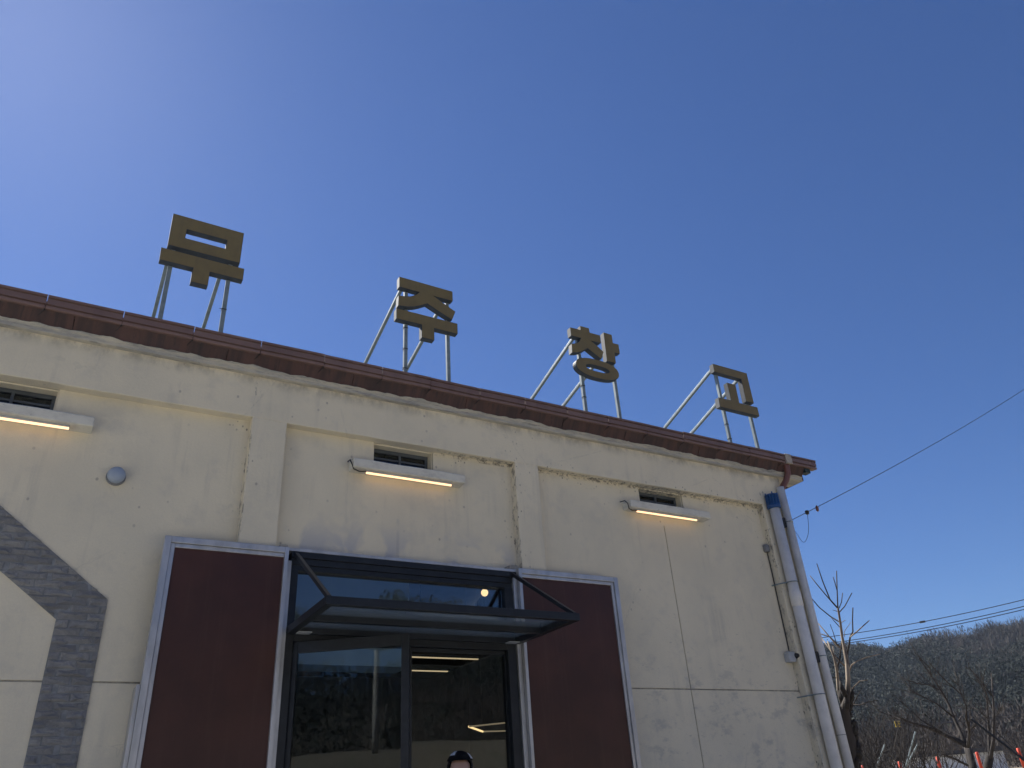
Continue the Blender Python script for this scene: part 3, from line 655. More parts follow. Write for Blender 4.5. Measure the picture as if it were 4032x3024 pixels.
# ================================================================== glazed entrance
EN = empty('entrance_frame', (2.73, .03, .195), 'charcoal metal entrance frame with glazed transom and ribbed header', 'door frame')
box('jamb', M['frame'], EN, 1.648, 1.715, -.03, .10, .196, 3.372, bevel=.003); box('jamb', M['frame'], EN, 3.722, 3.812, -.03, .10, .196, 3.372, bevel=.003)
box('header', M['frame'], EN, 1.648, 3.86, -.045, .10, 3.475, 3.527, bevel=.003)
box('header', M['frame'], EN, 1.648, 3.84, -.03, .10, 3.418, 3.4745, bevel=.003); box('header', M['frame'], EN, 1.648, 3.83, -.018, .10, 3.3725, 3.4175, bevel=.003)
box('transom_bar', M['frame'], EN, 1.7155, 3.7215, -.028, .095, 2.785, 2.862, bevel=.003)
box('transom_pane', M['glass'], EN, 1.7152, 3.7218, .036, .044, 2.8615, 3.373)
for a, b, y in ((1.6085, 1.6475, -.055),): box('jamb_flashing', M['galv'], EN, a, b, y, .09, .02, 3.44, bevel=.003)
for a, b, y in ((3.8125, 3.855, -.055),): box('jamb_flashing', M['galv'], EN, a, b, y, .09, .02, 3.47, bevel=.003)
# torn-edged strip of flashing over the header
V, F = [], []
for i in range(121):
    x = 1.575 + (3.93 - 1.575) * i / 120; t = 3.553 + noise.noise(Vector((x * 7, 1, 1))) * .006 + noise.noise(Vector((x * 25, 1, 1))) * .004
    V += [(x, -.05, 3.5275), (x, -.05, t), (x, .104, t + .002), (x, .104, 3.5275)]
for i in range(120):
    for j in range(4): F.append((i * 4 + j, i * 4 + 4 + j, i * 4 + 4 + (j + 1) % 4, i * 4 + (j + 1) % 4))
F += [(0, 1, 2, 3), (480, 481, 482, 483)]
mesh_obj('header_flashing', V, F, M['galv'], EN)
rough_box('mortar_dab', M['mortar'], EN, 1.53, 1.60, -.06, .09, 3.49, 3.575, step=.02, amp=.012, bevel=.003)
rough_box('mortar_dab', M['mortar'], EN, 3.80, 3.90, -.02, .09, 3.555, 3.60, step=.02, amp=.010, bevel=.003)
def leaf(label, hx, hy, rz, width, top, hinge_left):
    e = empty('glass_door', (hx, hy, .215), label, 'door', rz=rz); H_ = top - .215; rs_ = .062 if hinge_left else .010
    def b(nm, mat, *q, bv=.003): return box(nm, mat, e, *q, bevel=bv, local=True)
    b('stile', M['frame'], 0, .058, -.022, .022, 0, H_); b('stile', M['frame'], width - rs_, width, -.022, .022, 0, H_)
    b('rail', M['frame'], .0585, width - rs_ - .0005, -.022, .022, H_ - (.085 if hinge_left else .03), H_); b('rail', M['frame'], .0585, width - rs_ - .0005, -.022, .022, 0, .12)
    b('pane', M['leafglass'], .05, width - rs_ + .005, -.005, .005, .11, H_ - (.075 if hinge_left else .025), bv=0)
    hx_ = width - .09 if hinge_left else .09
    h = MB().tube([(hx_, -.065, .72), (hx_, -.065, 1.5)], .013, 10); h.tube([(hx_, -.065, .8), (hx_, -.02, .8)], .008, 8); h.tube([(hx_, -.065, 1.42), (hx_, -.02, 1.42)], .008, 8)
    h.build('handle', M['galv'], e, local=True, smooth=True); return e
leaf('glass door leaf swung open outward on the left jamb, charcoal frame', 1.72, .02, math.radians(-33.5), .97, 2.782, True)
leaf('closed glass door leaf behind the person, charcoal frame', 2.72, .04, 0, 1.0, 2.784, False)

# ================================================================== canopy
CN = empty('canopy', (2.75, -.03, 2.84), 'charcoal steel canopy frame with glass panels and slanting stays over the entrance', 'canopy')
box('front_beam', M['frame'], CN, 1.655, 3.848, -1.062, -1.0, 2.838, 2.90, bevel=.004)
box('middle_beam', M['frame'], CN, 1.7155, 3.7845, -.535, -.482, 2.84, 2.898, bevel=.003)
for a, b in ((1.655, 1.715), (3.785, 3.848)): box('arm', M['frame'], CN, a, b, -.9995, -.0305, 2.838, 2.90, bevel=.003)
box('rear_beam', M['frame'], CN, 1.7155, 3.7845, -.075, -.0305, 2.841, 2.897, bevel=.003)
box('pane', M['cglass'], CN, 1.71, 3.79, -1.01, -.53, 2.886, 2.894); box('pane', M['cglass'], CN, 1.71, 3.79, -.487, -.07, 2.886, 2.894)
for x in (1.684, 3.815): MB().bar((x, -.035, 3.508), (x, -1.035, 2.893), .030, .034).build('stay', M['frame'], CN, bevel=.003)
for a, b in ((1.72, 1.83), (3.67, 3.78)): box('bracket_plate', M['greybox'], CN, a, b, -.16, -.0755, 2.834, 2.8405)

# ================================================================== pipes at the corner
vp = empty('vent_pipe', (7.775, -.07, .0), 'white plastic vent pipe with a blue ribbed cap at the corner', 'pipe')
MB().tube([(7.775, -.07, 0), (7.775, -.07, 4.70)], .064, 24).build('pipe', M['pvc'], vp, smooth=True)
for z in (3.52, 1.2): MB().tube([(7.775, -.07, z - .09), (7.775, -.07, z - .085), (7.775, -.07, z + .085), (7.775, -.07, z + .09)], [.066, .0705, .0705, .066], 24).build('coupling', M['pvc'], vp, smooth=True)
cp = MB().lathe([(.066, -.03), (.085, -.02), (.088, .0), (.083, .02), (.062, .025), (.058, .14), (.04, .165), (.005, .17)], 7.775, -.07, 4.70, 'z', 24).build('cap', M['blue'], vp, smooth=False)
for j in range(14):
    a = 2 * math.pi * j / 14; x, y = 7.775 + .076 * math.cos(a), -.07 + .076 * math.sin(a); top = 4.86 + (.02 if j % 3 == 0 else 0)
    MB().tube([(x, y, 4.71), (x, y, top)], .009, 6).build('cap_rib', M['blue'], cp)
MB().lathe([(.085, 0), (.087, .012), (.07, .018)], 7.775, -.07, 4.845, 'z', 24).build('cap_ring', M['blue'], cp)
for z in (3.72, 2.43, 1.0):
    MB().tube([(7.775 + .068 * math.cos(t), -.07 + .068 * math.sin(t), z) for t in [i * math.pi / 10 for i in range(21)]], .006, 6).tube([(7.71, -.07, z), (7.62, .02, z - .01), (7.60, .102, z - .012)], .008, 6).build('strap', M['post'], vp)
dp = empty('downpipe', (8.0, -.058, 0), 'white downpipe with brown elbow running from the gutter down the corner', 'pipe')
MB().tube([(8.0, -.058, 0), (8.0, -.058, 5.0)], .050, 20).build('pipe', M['pvc'], dp, smooth=True)
MB().tube([(8.175, -.10, 5.36), (8.175, -.10, 5.28), (8.165, -.10, 5.20), (8.11, -.088, 5.10), (8.045, -.07, 5.02), (8.005, -.06, 4.96), (8.0, -.058, 4.91)], [.045, .043, .041, .041, .041, .043, .044], 16).build('elbow', M['downpipe'], dp, smooth=True)
for z in (4.52, 2.86, 1.3):
    MB().tube([(8.0 + .053 * math.cos(t), -.058 + .053 * math.sin(t), z) for t in [i * math.pi / 10 for i in range(21)]], .006, 6).build('strap', M['post'], dp)
    rough_box('strap_block', M['dark'], dp, 7.90, 7.955, -.06, .006, z - .07, z + .05, step=.03, amp=.006, bevel=.003)
MB().tube([(8.0, -.058, 2.0), (8.0, -.058, 2.006)], .0525, 20).build('coupling', M['ventdark'], dp, smooth=True)
cb = empty('wall_cable', (7.6, .1, 2.86), 'thin dark cable with clip running down beside the white vent pipe', 'cable')
MB().tube([(7.64, .09, 4.16), (7.645, .09, 3.9), (7.638, .09, 3.55), (7.635, .09, 3.2), (7.63, .09, 2.92)], .006, 6).build('cord', M['dark'], cb)
MB().lathe([(.03, -.05), (.042, -.03), (.04, .03), (.02, .05)], 7.625, .075, 4.18, 'z', 12).build('clip', M['ventdark'], cb, smooth=True)
jb = empty('junction_box', (7.6, .1, 2.86), 'small grey junction box with a black plug on the corner pilaster', 'box')
box('housing', M['greybox'], jb, 7.535, 7.64, .02, .101, 2.80, 2.915, bevel=.008)
MB().lathe([(.032, 0), (.034, .02), (.02, .05)], 7.655, .04, 2.87, 'y', 14).build('plug', M['dark'], jb, smooth=True)
lp = [(8.13 + .02 * math.cos(t) * (1 + .3 * math.sin(3 * t)), .05, 5.07 + .045 * math.sin(t)) for t in [i * math.pi / 8 for i in range(17)]]
tag(MB().tube(lp, .006, 6).tube([(8.13, .05, 5.11), (8.12, .05, 5.172)], .006, 6).build('cable_loop', M['dark']), 'small loop of black cable hanging under the roof corner', 'cable')

# ================================================================== inside the hall
bk = empty('bulkhead', (2.2, .9, 2.78), 'pale bulkhead box over the doorway inside the hall', 'bulkhead')
M['pale'] = simple('pale_bulkhead_board', (.52, .58, .58), .7, var=.1, scale=3)
box('board', M['pale'], bk, 1.3, 3.12, .9, 1.25, 2.80, 3.9); box('trim', M['pale'], bk, 1.3, 3.123, .885, 1.253, 2.775, 2.7995)
for x in (1.5, 2.9): MB().tube([(x, 1.1, 3.89), (x, 1.1, roof_z(1.1) - .055)], .01, 6).build('hanger_rod', M['dark'], bk)
rf_ = empty('ceiling_raft', (4.0, 4.4, 3.53), 'black suspended ceiling raft inside the hall behind the glass', 'ceiling raft')
box('panel', M['inceil'], rf_, 1.9, 5.72, 2.4, 6.1, 3.53, 3.63)
for x in (2.2, 5.4):
    for y in (2.7, 5.8): MB().tube([(x, y, 3.62), (x, y, roof_z(y) - .055)], .008, 6).build('hanger_rod', M['dark'], rf_)
for i, (y, lb) in enumerate(((4.15, 'warm LED strip under the raft, the one closer to the door'), (5.2, 'warm LED strip under the raft, the one farther from the door'))):
    e = empty('ceiling_led_strip', (4.0, y, 3.53), lb, 'light')
    box('housing', M['dark'], e, 4.42, 5.62, y - .03, y + .03, 3.505, 3.532); box('diffuser', M['ledin'], e, 4.44, 5.6, y - .022, y + .022, 3.494, 3.5055)
e = empty('pendant_globe', (4.06, 1.0, 3.60), 'small glowing globe pendant behind the transom glass', 'light')
MB().lathe([(.006, -.04), (.024, -.032), (.037, -.014), (.04, .0), (.037, .016), (.024, .033), (.008, .042)], 4.06, 1.0, 3.60, 'z', 20).build('globe', M['globe'], e, smooth=True)
MB().tube([(4.06, 1.0, 3.64), (4.06, 1.0, roof_z(1.0) - .055)], .005, 6).build('cord', M['dark'], e)
e = empty('pendant_frame_light', (6.9, 6.4, 2.8), 'hanging open frame of LED tubes deep inside the hall', 'light')
M['leddim'] = emis('dim_led_tube', (1.0, .7, .42), .16); pf = [(6.49, 6.26), (7.17, 7.06), (7.78, 7.0), (7.5, 5.1)]
for i, mat in ((0, 'globe'), (1, 'leddim'), (2, 'leddim'), (3, 'leddim')):
    a, b = pf[i], pf[(i + 1) % 4]; MB().tube([(a[0], a[1], 2.8), (b[0], b[1], 2.8)], .018 if i == 0 else .012, 8).build('tube', M[mat], e)
for x, y in pf: MB().tube([(x, y, 2.8), (x, y, roof_z(y) - .055)], .003, 5).build('cord', M['dark'], e)

# ================================================================== person behind the glass
def person():
    px, py, fz = 2.74, -.95, .12
    e = empty('person', (px, py, fz), 'person on the doorstep before the closed glass leaf, dark cap with pale patches', 'person')
    J = {'pel': (0, 0, .98, .15), 'sp': (0, .01, 1.15, .145), 'ch': (0, 0, 1.34, .165), 'nk0': (0, .0, 1.49, .075), 'nk': (0, -.005, 1.55, .056), 'hd0': (0, -.015, 1.62, .078), 'hd1': (0, -.01, 1.69, .088), 'hd2': (0, 0, 1.755, .07)}
    E_ = [('pel', 'sp'), ('sp', 'ch'), ('ch', 'nk0'), ('nk0', 'nk'), ('nk', 'hd0'), ('hd0', 'hd1'), ('hd1', 'hd2')]
    for s, n in ((-1, 'l'), (1, 'r')):
        J.update({n + 'sh': (s * .175, 0, 1.43, .07), n + 'el': (s * .235, .03, 1.16, .05), n + 'wr': (s * .215, -.08, .92, .033), n + 'pa': (s * .205, -.10, .84, .036), n + 'hp': (s * .095, 0, .92, .095), n + 'kn': (s * .105, -.015, .52, .062), n + 'an': (s * .11, .02, .09, .045), n + 'to': (s * .125, -.16, .04, .038)})
        E_ += [('ch', n + 'sh'), (n + 'sh', n + 'el'), (n + 'el', n + 'wr'), (n + 'wr', n + 'pa'), ('pel', n + 'hp'), (n + 'hp', n + 'kn'), (n + 'kn', n + 'an'), (n + 'an', n + 'to')]
        for k, (dx, ln) in enumerate(((-.028, .075), (-.010, .09), (.010, .085), (.028, .065))):
            J[n + 'f%d' % k] = (s * .205 + dx * .9, -.112, .795, .0095); J[n + 'g%d' % k] = (s * .205 + dx, -.118 - .01, .795 - ln * .55, .0085); J[n + 'h%d' % k] = (s * .205 + dx, -.112, .795 - ln, .007)
            E_ += [(n + 'pa', n + 'f%d' % k), (n + 'f%d' % k, n + 'g%d' % k), (n + 'g%d' % k, n + 'h%d' % k)]
        J[n + 't0'] = (s * .205 - s * .04, -.12, .85, .012); J[n + 't1'] = (s * .205 - s * .055, -.14, .80, .009); E_ += [(n + 'pa', n + 't0'), (n + 't0', n + 't1')]
    keys = list(J); me = bpy.data.meshes.new('body'); me.from_pydata([J[k][:3] for k in keys], [(keys.index(a), keys.index(b)) for a, b in E_], [])
    o = bpy.data.objects.new('body', me); COL.objects.link(o)
    sk = o.modifiers.new('skin', 'SKIN'); sk.use_smooth_shade = True
    for i, k in enumerate(keys): me.skin_vertices[0].data[i].radius = (J[k][3], J[k][3] * (.8 if k in ('pel', 'sp', 'ch') else 1)); me.skin_vertices[0].data[i].use_root = (k == 'pel')
    sb = o.modifiers.new('sub', 'SUBSURF'); sb.levels = 2; sb.render_levels = 2
    bpy.context.view_layer.update(); dg = bpy.context.evaluated_depsgraph_get(); nm = bpy.data.meshes.new_from_object(o.evaluated_get(dg)); bpy.data.objects.remove(o, do_unlink=True); nm.name = 'body'
    # brow, nose and chin pulled out of the head
    for v in nm.vertices:
        x, y, z = v.co
        if z > 1.58 and y < -.02:
            v.co.y -= .020 * math.exp(-((x / .014) ** 2)) * math.exp(-(((z - 1.655) / .022) ** 2)) + .008 * math.exp(-((x / .03) ** 2)) * math.exp(-(((z - 1.60) / .018) ** 2))
    for m in (simple('skin', (.42, .26, .19), .5, var=.1), simple('navy_jacket', (.03, .034, .045), .85, var=.3, scale=20), simple('dark_trousers', (.035, .035, .04), .9, var=.3), simple('grey_shoes', (.2, .2, .2), .6)): nm.materials.append(m)
    for p in nm.polygons:
        c = p.center; p.material_index = 0
        if c.z < .10: p.material_index = 3
        elif c.z < .98 and abs(c.x) < .17 and c.z < .96: p.material_index = 2
        elif c.z < 1.525 and not (c.z < .93 and abs(c.x) > .15): p.material_index = 1
        p.use_smooth = True
    b = bpy.data.objects.new('body', nm); COL.objects.link(b); b.parent = e; b.rotation_euler = (0, 0, math.radians(-25)); ROOT[b] = Vector((0, 0, 0))
    e.scale = (.972, .972, .972)
    def dome(name, mat, parent, a0, a1, t0, t1, r, zc, sx=1, sy=1.12, sz=1.05, th=.008):
        V, F = [], []; na, nt_ = 20, 10
        for lay in (0, 1):
            for i in range(nt_ + 1):
                t = t0 + (t1 - t0) * i / nt_
                for j in range(na + 1):
                    a = a0 + (a1 - a0) * j / na; q = r - lay * th; V.append((q * sx * math.sin(t) * math.sin(a), q * sy * math.sin(t) * math.cos(a) * -1, zc + q * sz * math.cos(t)))
        n1 = (nt_ + 1) * (na + 1)
        for i in range(nt_):
            for j in range(na):
                k = i * (na + 1) + j
                for L_ in (0, n1): F.append((L_ + k, L_ + k + 1, L_ + k + na + 2, L_ + k + na + 1))
        return mesh_obj(name, V, F, mat, parent, local=True, smooth=True)
    hair = dome('hair', simple('black_hair', (.012, .011, .011), .55, var=.3, scale=60), b, math.radians(64), math.radians(296), .0, 1.9, .104, 1.69, .93)
    cap = dome('cap', simple('black_cap', (.008, .008, .009), .95, var=.2, spec=.1), b, 0, math.tau, 0.0, 1.12, .113, 1.69, .95)
    pale = simple('pale_grey_patch', (.62, .65, .68), .8, var=.45, scale=60)  # pale patches laid over the dark dome of the head
    dome('pale_patch', pale, cap, math.radians(-75), math.radians(-30), .35, .80, .1155, 1.69, .95, th=.004)
    dome('pale_patch', pale, cap, math.radians(55), math.radians(95), .62, 1.08, .1155, 1.69, .95, th=.004)
    for s in (-1, 1):
        MB().lathe([(.002, -.012), (.009, -.006), (.012, 0), (.009, .006), (.002, .012)], s * .032, -.082, 1.665, 'z', 10).build('eye', M['dark'], b, local=True, smooth=True)
        MB().lathe([(.004, -.032), (.013, -.02), (.016, .008), (.011, .026), (.003, .032)], s * .090, .008, 1.66, 'z', 10).build('ear', nm.materials[0], b, local=True, smooth=True)
    MB().tube([(-.026, -.088, 1.612), (0, -.094, 1.610), (.026, -.088, 1.612)], [.003, .0055, .003], 8).build('mouth', simple('lips', (.33, .14, .12), .5), b, local=True, smooth=True)
person()

# ================================================================== beyond the corner: trees, posts, shed, wires
g = G('pale_bark'); bn = g.noise(5, 5, .6, g.vec(1, 1, .4)); hz = g.z.ramp(2.9, 3.25)
c = g.mix(bn.ramp(.40, .62), (.34, .28, .21), (.16, .125, .095)); c = g.mix(g.z.ramp(2.95, 3.2) * g.z.ramp(4.6, 4.1), (.06, .05, .042), c); M['bark'] = g.set(c, .9, bump=g.noise(40, 4), bs=.4)
g = G('dark_bark'); M['dbark'] = g.set(g.mix(g.noise(9, 5, .65).ramp(.4, .65), (.042, .035, .030), (.026, .022, .020)), .95, bump=g.noise(28, 5), bs=.6, bd=.02)
TREE1 = [[[12.401,3.61,1.302,0.209],[12.418,3.488,1.787,0.1811],[12.377,3.387,2.112,0.1533],[12.388,3.334,2.426,0.1115],[12.344,3.256,2.677,0.0864],[12.333,3.102,2.897,0.0474],[12.362,3.025,3.152,0.039],[12.477,3.04,3.474,0.0362],[12.543,3.073,3.714,0.0307],[12.601,3.101,3.91,0.0251],[12.563,3.041,4.087,0.0223],[12.583,3.029,4.279,0.0195],[12.546,2.989,4.402,0.0181]],[[12.761,3.151,4.452,0.0139],[12.641,3.179,4.614,0.0125],[12.538,3.158,4.943,0.0111],[12.47,3.135,5.279,0.0084]],[[12.76,3.153,4.445,0.0125],[12.764,3.317,4.706,0.0111],[12.746,3.47,4.988,0.0098],[12.753,3.58,5.184,0.0084]],[[12.761,3.151,4.452,0.0125],[12.861,3.139,4.796,0.0111],[12.851,3.029,5.14,0.0084]],[[12.802,3.097,4.756,0.0084],[12.765,3.07,4.925,0.0084],[12.786,3.094,5.03,0.007]],[[12.763,3.149,4.427,0.0084],[12.86,3.113,4.562,0.0084],[12.966,3.113,4.746,0.007]],[[12.757,3.157,4.367,0.0111],[12.912,3.103,4.488,0.0098],[12.941,2.895,4.69,0.0084]],[[12.755,3.16,4.392,0.007],[12.723,3.243,4.439,0.0056]],[[12.744,3.175,4.198,0.0139],[12.69,3.312,4.336,0.0125],[12.6,3.43,4.52,0.0111],[12.477,3.46,4.696,0.0098]],[[12.749,3.168,4.184,0.007],[12.803,3.086,4.223,0.0056]],[[12.732,3.19,4.103,0.0084],[12.609,3.189,4.218,0.007],[12.66,3.293,4.337,0.0056]],[[12.714,3.214,3.723,0.0139],[12.733,3.333,3.817,0.0125],[12.679,3.421,3.978,0.0111],[12.543,3.516,4.052,0.0098]],[[12.706,3.224,3.712,0.0125],[12.731,3.353,3.797,0.0111],[12.671,3.458,4.033,0.0111],[12.661,3.618,4.302,0.0098]],[[12.71,3.218,3.558,0.0181],[12.84,3.185,3.793,0.0167],[12.877,3.139,3.93,0.0153],[12.903,3.071,4.013,0.0125],[12.951,3.046,4.229,0.0111],[12.975,2.985,4.439,0.0098]],[[12.809,3.088,3.916,0.0125],[12.825,2.93,3.981,0.0111],[12.878,2.778,4.071,0.0098],[12.999,2.738,4.148,0.0084]],[[12.754,3.16,3.929,0.0056],[12.675,3.084,4.006,0.0056],[12.68,2.895,4.134,0.0042]],[[12.651,3.296,3.795,0.007],[12.671,3.319,4.029,0.007],[12.618,3.302,4.182,0.0056]],[[12.688,3.247,3.284,0.0167],[12.754,3.175,3.435,0.0153],[12.812,3.086,3.491,0.0125],[12.898,2.906,3.532,0.0111],[13.118,2.804,3.571,0.0084]],[[12.553,3.421,2.698,0.0362],[12.485,3.389,2.984,0.0307],[12.511,3.322,3.385,0.0251],[12.459,3.273,3.584,0.0195],[12.456,3.328,3.873,0.0125]],[[12.585,3.38,3.396,0.0167],[12.596,3.279,3.542,0.0139],[12.637,3.169,3.842,0.0098]],[[12.59,3.373,3.594,0.0098],[12.651,3.392,3.802,0.007]],[[12.692,3.242,3.399,0.0167],[12.6,3.29,3.521,0.0139],[12.553,3.374,3.7,0.0111],[12.559,3.522,3.981,0.0098]],[[12.619,3.336,3.233,0.0084],[12.487,3.35,3.239,0.007],[12.351,3.351,3.253,0.0056]],[[12.663,3.28,2.993,0.0139],[12.665,3.17,3.067,0.0098],[12.783,3.12,3.151,0.0084],[12.888,3.026,3.161,0.0056]],[[12.624,3.33,2.797,0.0139],[12.671,3.166,2.754,0.0111],[12.739,3.009,2.788,0.0084],[12.771,2.835,2.798,0.007]],[[12.614,3.343,2.688,0.0125],[12.708,3.205,2.893,0.0098],[12.698,3.037,3.025,0.0056]],[[12.568,3.401,2.152,0.0139],[12.686,3.328,2.148,0.0111]]]
TREE2 = [[[20.218,6.432,1.057,0.1254],[20.562,6.407,1.748,0.1087],[20.847,6.552,2.082,0.092],[20.988,6.636,2.273,0.0836]],[[20.344,6.233,2.248,0.0711],[20.423,6.707,2.508,0.0543],[19.938,6.831,2.715,0.0418],[19.662,6.976,2.843,0.0293],[19.716,7.47,3.012,0.0188],[19.654,7.885,3.226,0.0125],[19.532,7.945,3.334,0.0084]],[[20.338,6.242,2.279,0.0502],[20.58,6.441,2.604,0.0418],[20.627,6.524,2.961,0.0376],[20.801,6.665,3.302,0.0313],[20.643,6.644,3.595,0.0251],[20.408,6.612,3.885,0.0209],[20.29,6.722,4.339,0.0146],[20.062,6.604,4.465,0.0084]],[[20.296,6.309,2.904,0.0251],[20.074,6.502,3.245,0.0209],[20.172,6.942,3.5,0.0146],[19.924,7.099,3.686,0.0104]],[[20.351,6.221,2.216,0.046],[20.137,5.915,2.552,0.0334],[19.874,5.735,2.837,0.0272],[19.723,5.538,3.056,0.0209],[19.876,5.668,3.351,0.0188],[19.686,5.794,3.649,0.0167],[19.476,5.852,3.907,0.0146],[19.177,5.795,4.114,0.0104]],[[20.244,6.39,3.553,0.0167],[20.398,6.775,3.744,0.0125],[20.203,6.974,3.804,0.0084]],[[20.186,6.482,3.877,0.0125],[20.016,6.368,4.136,0.0104],[19.683,6.315,4.284,0.0063]],[[20.282,6.331,1.807,0.0293],[19.888,6.37,1.97,0.0251],[19.553,6.457,2.104,0.0167]],[[20.153,6.533,2.494,0.0209],[19.981,7.017,2.925,0.0167],[19.637,7.085,3.256,0.0125],[19.303,7.004,3.469,0.0084]],[[19.951,6.84,2.716,0.0167],[19.693,7.207,2.917,0.0125],[19.454,7.241,3.002,0.0084]],[[20.469,6.031,3.407,0.0125],[20.77,6.206,3.663,0.0104],[20.475,6.181,3.819,0.0084]],[[20.398,6.146,2.543,0.0146],[20.505,6.012,2.651,0.0084]]]
TREE3 = [[[22.913,7.783,0.989,0.1317],[23.219,7.652,1.756,0.1128],[23.247,7.483,2.039,0.1034]],[[23.127,7.434,2.005,0.0517],[23.484,7.501,2.443,0.0423],[23.569,7.327,3.119,0.0306],[23.475,7.13,3.59,0.0235],[23.356,7.21,4.143,0.0141],[23.034,7.117,4.339,0.0094]],[[23.14,7.412,2.003,0.0564],[23.196,7.21,2.419,0.0423],[23.162,6.92,3.07,0.0329],[23.465,6.94,3.598,0.0235],[23.734,6.936,4.143,0.0141]],[[23.362,7.036,3.084,0.0212],[23.349,7.056,3.685,0.0141],[23.056,6.908,3.909,0.0094]],[[23.417,6.941,3.492,0.0141],[23.18,7.006,3.962,0.0118],[22.964,7.018,4.212,0.0071]],[[23.337,7.08,2.951,0.0141],[23.289,6.753,3.152,0.0094]],[[23.269,7.195,2.93,0.0141],[23.038,7.216,3.176,0.0118],[23.158,7.518,3.32,0.0094]]]

def bare_tree(label, data, mats, seed, twigs, tw_len, base_dark):
    rg = random.Random(seed); b = data[0][0]; gz = ground_z(b[0], b[1])
    t = empty('bare_tree', (b[0], b[1], gz), label, 'tree', group='bare trees beyond the corner')
    tr = data[0]; pts = [Vector(p[:3]) for p in tr]; rad = [p[3] for p in tr]
    if pts[0].z > gz - .1: pts.insert(0, Vector((b[0], b[1], gz - .15))); rad.insert(0, rad[0] * 1.1)
    m = MB(); m.tube(pts, rad, 10)
    o = m.build('trunk', mats[0], t, smooth=True)
    if base_dark:                                  # knobbly pruned lower stem wrapped in dead climber
        k = MB()
        for i in range(90):
            z = rg.uniform(gz + .3, 2.95); w_ = np.interp(z, [gz, 1.8, 2.4, 2.95], [.22, .19, .14, .06]); a = rg.uniform(0, math.tau)
            xb = float(np.interp(z, [p.z for p in pts], [p.x for p in pts])); yb = float(np.interp(z, [p.z for p in pts], [p.y for p in pts]))
            p = Vector((xb + w_ * .8 * math.cos(a), yb + w_ * .8 * math.sin(a), z)); q = p + Vector((math.cos(a) * .05, math.sin(a) * .05, rg.uniform(.08, .25)))
            k.tube([p, (p + q) / 2 + Vector((math.cos(a), math.sin(a), 0)) * .03, q], [.05, .045, .012], 5)
        k.build('dead_climber', mats[1], t, smooth=True)
    for i, br in enumerate(data[1:]):
        pp = [Vector(p[:3]) for p in br]; rr_ = [max(p[3], .0045) for p in br]
        mb = MB().tube(pp, rr_, 6)
        for _ in range(twigs):
            s = rg.randrange(len(pp) - 1); f = rg.random(); p = pp[s].lerp(pp[s + 1], f); d = (pp[s + 1] - pp[s]).normalized()
            d = (d + Vector((rg.uniform(-.8, .8), rg.uniform(-.8, .8), rg.uniform(-.2, .7)))).normalized(); L_ = tw_len * rg.uniform(.3, 1)
            q1 = p + d * L_ * .5; q2 = q1 + (d + Vector((rg.uniform(-.3, .3), rg.uniform(-.3, .3), rg.uniform(0, .4)))).normalized() * L_ * .5
            r0 = min(.007, rr_[s] * .5); mb.tube([p, q1, q2], [r0, r0 * .8, r0 * .45], 4)
            if rg.random() < .6:
                e2 = q1 + (d + Vector((rg.uniform(-.9, .9), rg.uniform(-.9, .9), rg.uniform(-.2, .6)))).normalized() * L_ * .45; mb.tube([q1, e2], [r0 * .6, r0 * .35], 3)
        mb.build('branch', mats[0] if i % 3 else mats[2], t, smooth=True)
    return t
bare_tree('pruned bare tree with pale upright shoots just past the warehouse corner', TREE1, (M['bark'], M['dbark'], M['dbark']), 3, 0, .3, True)
bare_tree('spreading bare tree leaning over the white shed', TREE2, (M['dbark'], M['dbark'], M['dbark']), 5, 14, .9, False)
bare_tree('slim twin stemmed bare tree at the far end of the white shed', TREE3, (M['dbark'], M['dbark'], M['dbark']), 8, 12, .7, False)
def shrub(label, x, y, h, n, spread, mat, seed):
    rg = random.Random(seed); gz = ground_z(x, y); mb = MB()
    for _ in range(n):
        a = rg.uniform(0, math.tau); p = Vector((x + rg.gauss(0, spread * .35), y + rg.gauss(0, spread * .35), gz - .05)); pts = [p]
        d = Vector((math.cos(a) * .5, math.sin(a) * .5, 1)).normalized()
        for k in range(4): d = (d + Vector((rg.uniform(-.3, .3), rg.uniform(-.3, .3), rg.uniform(-.12, .15)))).normalized(); pts.append(pts[-1] + d * h * rg.uniform(.16, .3))
        mb.tube(pts, [.012, .010, .008, .006, .003], 4)
        for _ in range(3):
            s = rg.randrange(1, 4); q = pts[s] + Vector((rg.uniform(-1, 1), rg.uniform(-1, 1), rg.uniform(.1, .8))).normalized() * h * .25; mb.tube([pts[s], q], [.005, .002], 3)
    o = mb.build('bare_shrub', mat); tag(o, label, 'shrub')
def polar(az, d): return (d * math.cos(math.radians(az)), -6.5 + d * math.sin(math.radians(az)))
shrub('twiggy bare shrub against the foot of the pruned tree', *polar(38.0, 17.2), 2.6, 130, 1.0, M['dbark'], 1)
shrub('tangle of bare brown stems between the pruned tree and the shed', *polar(36.9, 30), 2.4, 170, 2.6, M['dbark'], 2)
shrub('low dry brown scrub beside the leaning steel stakes', *polar(37.6, 23), 1.1, 110, 1.6, M['dbark'], 3)
shrub('dry scrub behind the shed end with dark roof edge', *polar(29.6, 52), 2.6, 80, 3.0, M['dbark'], 4)
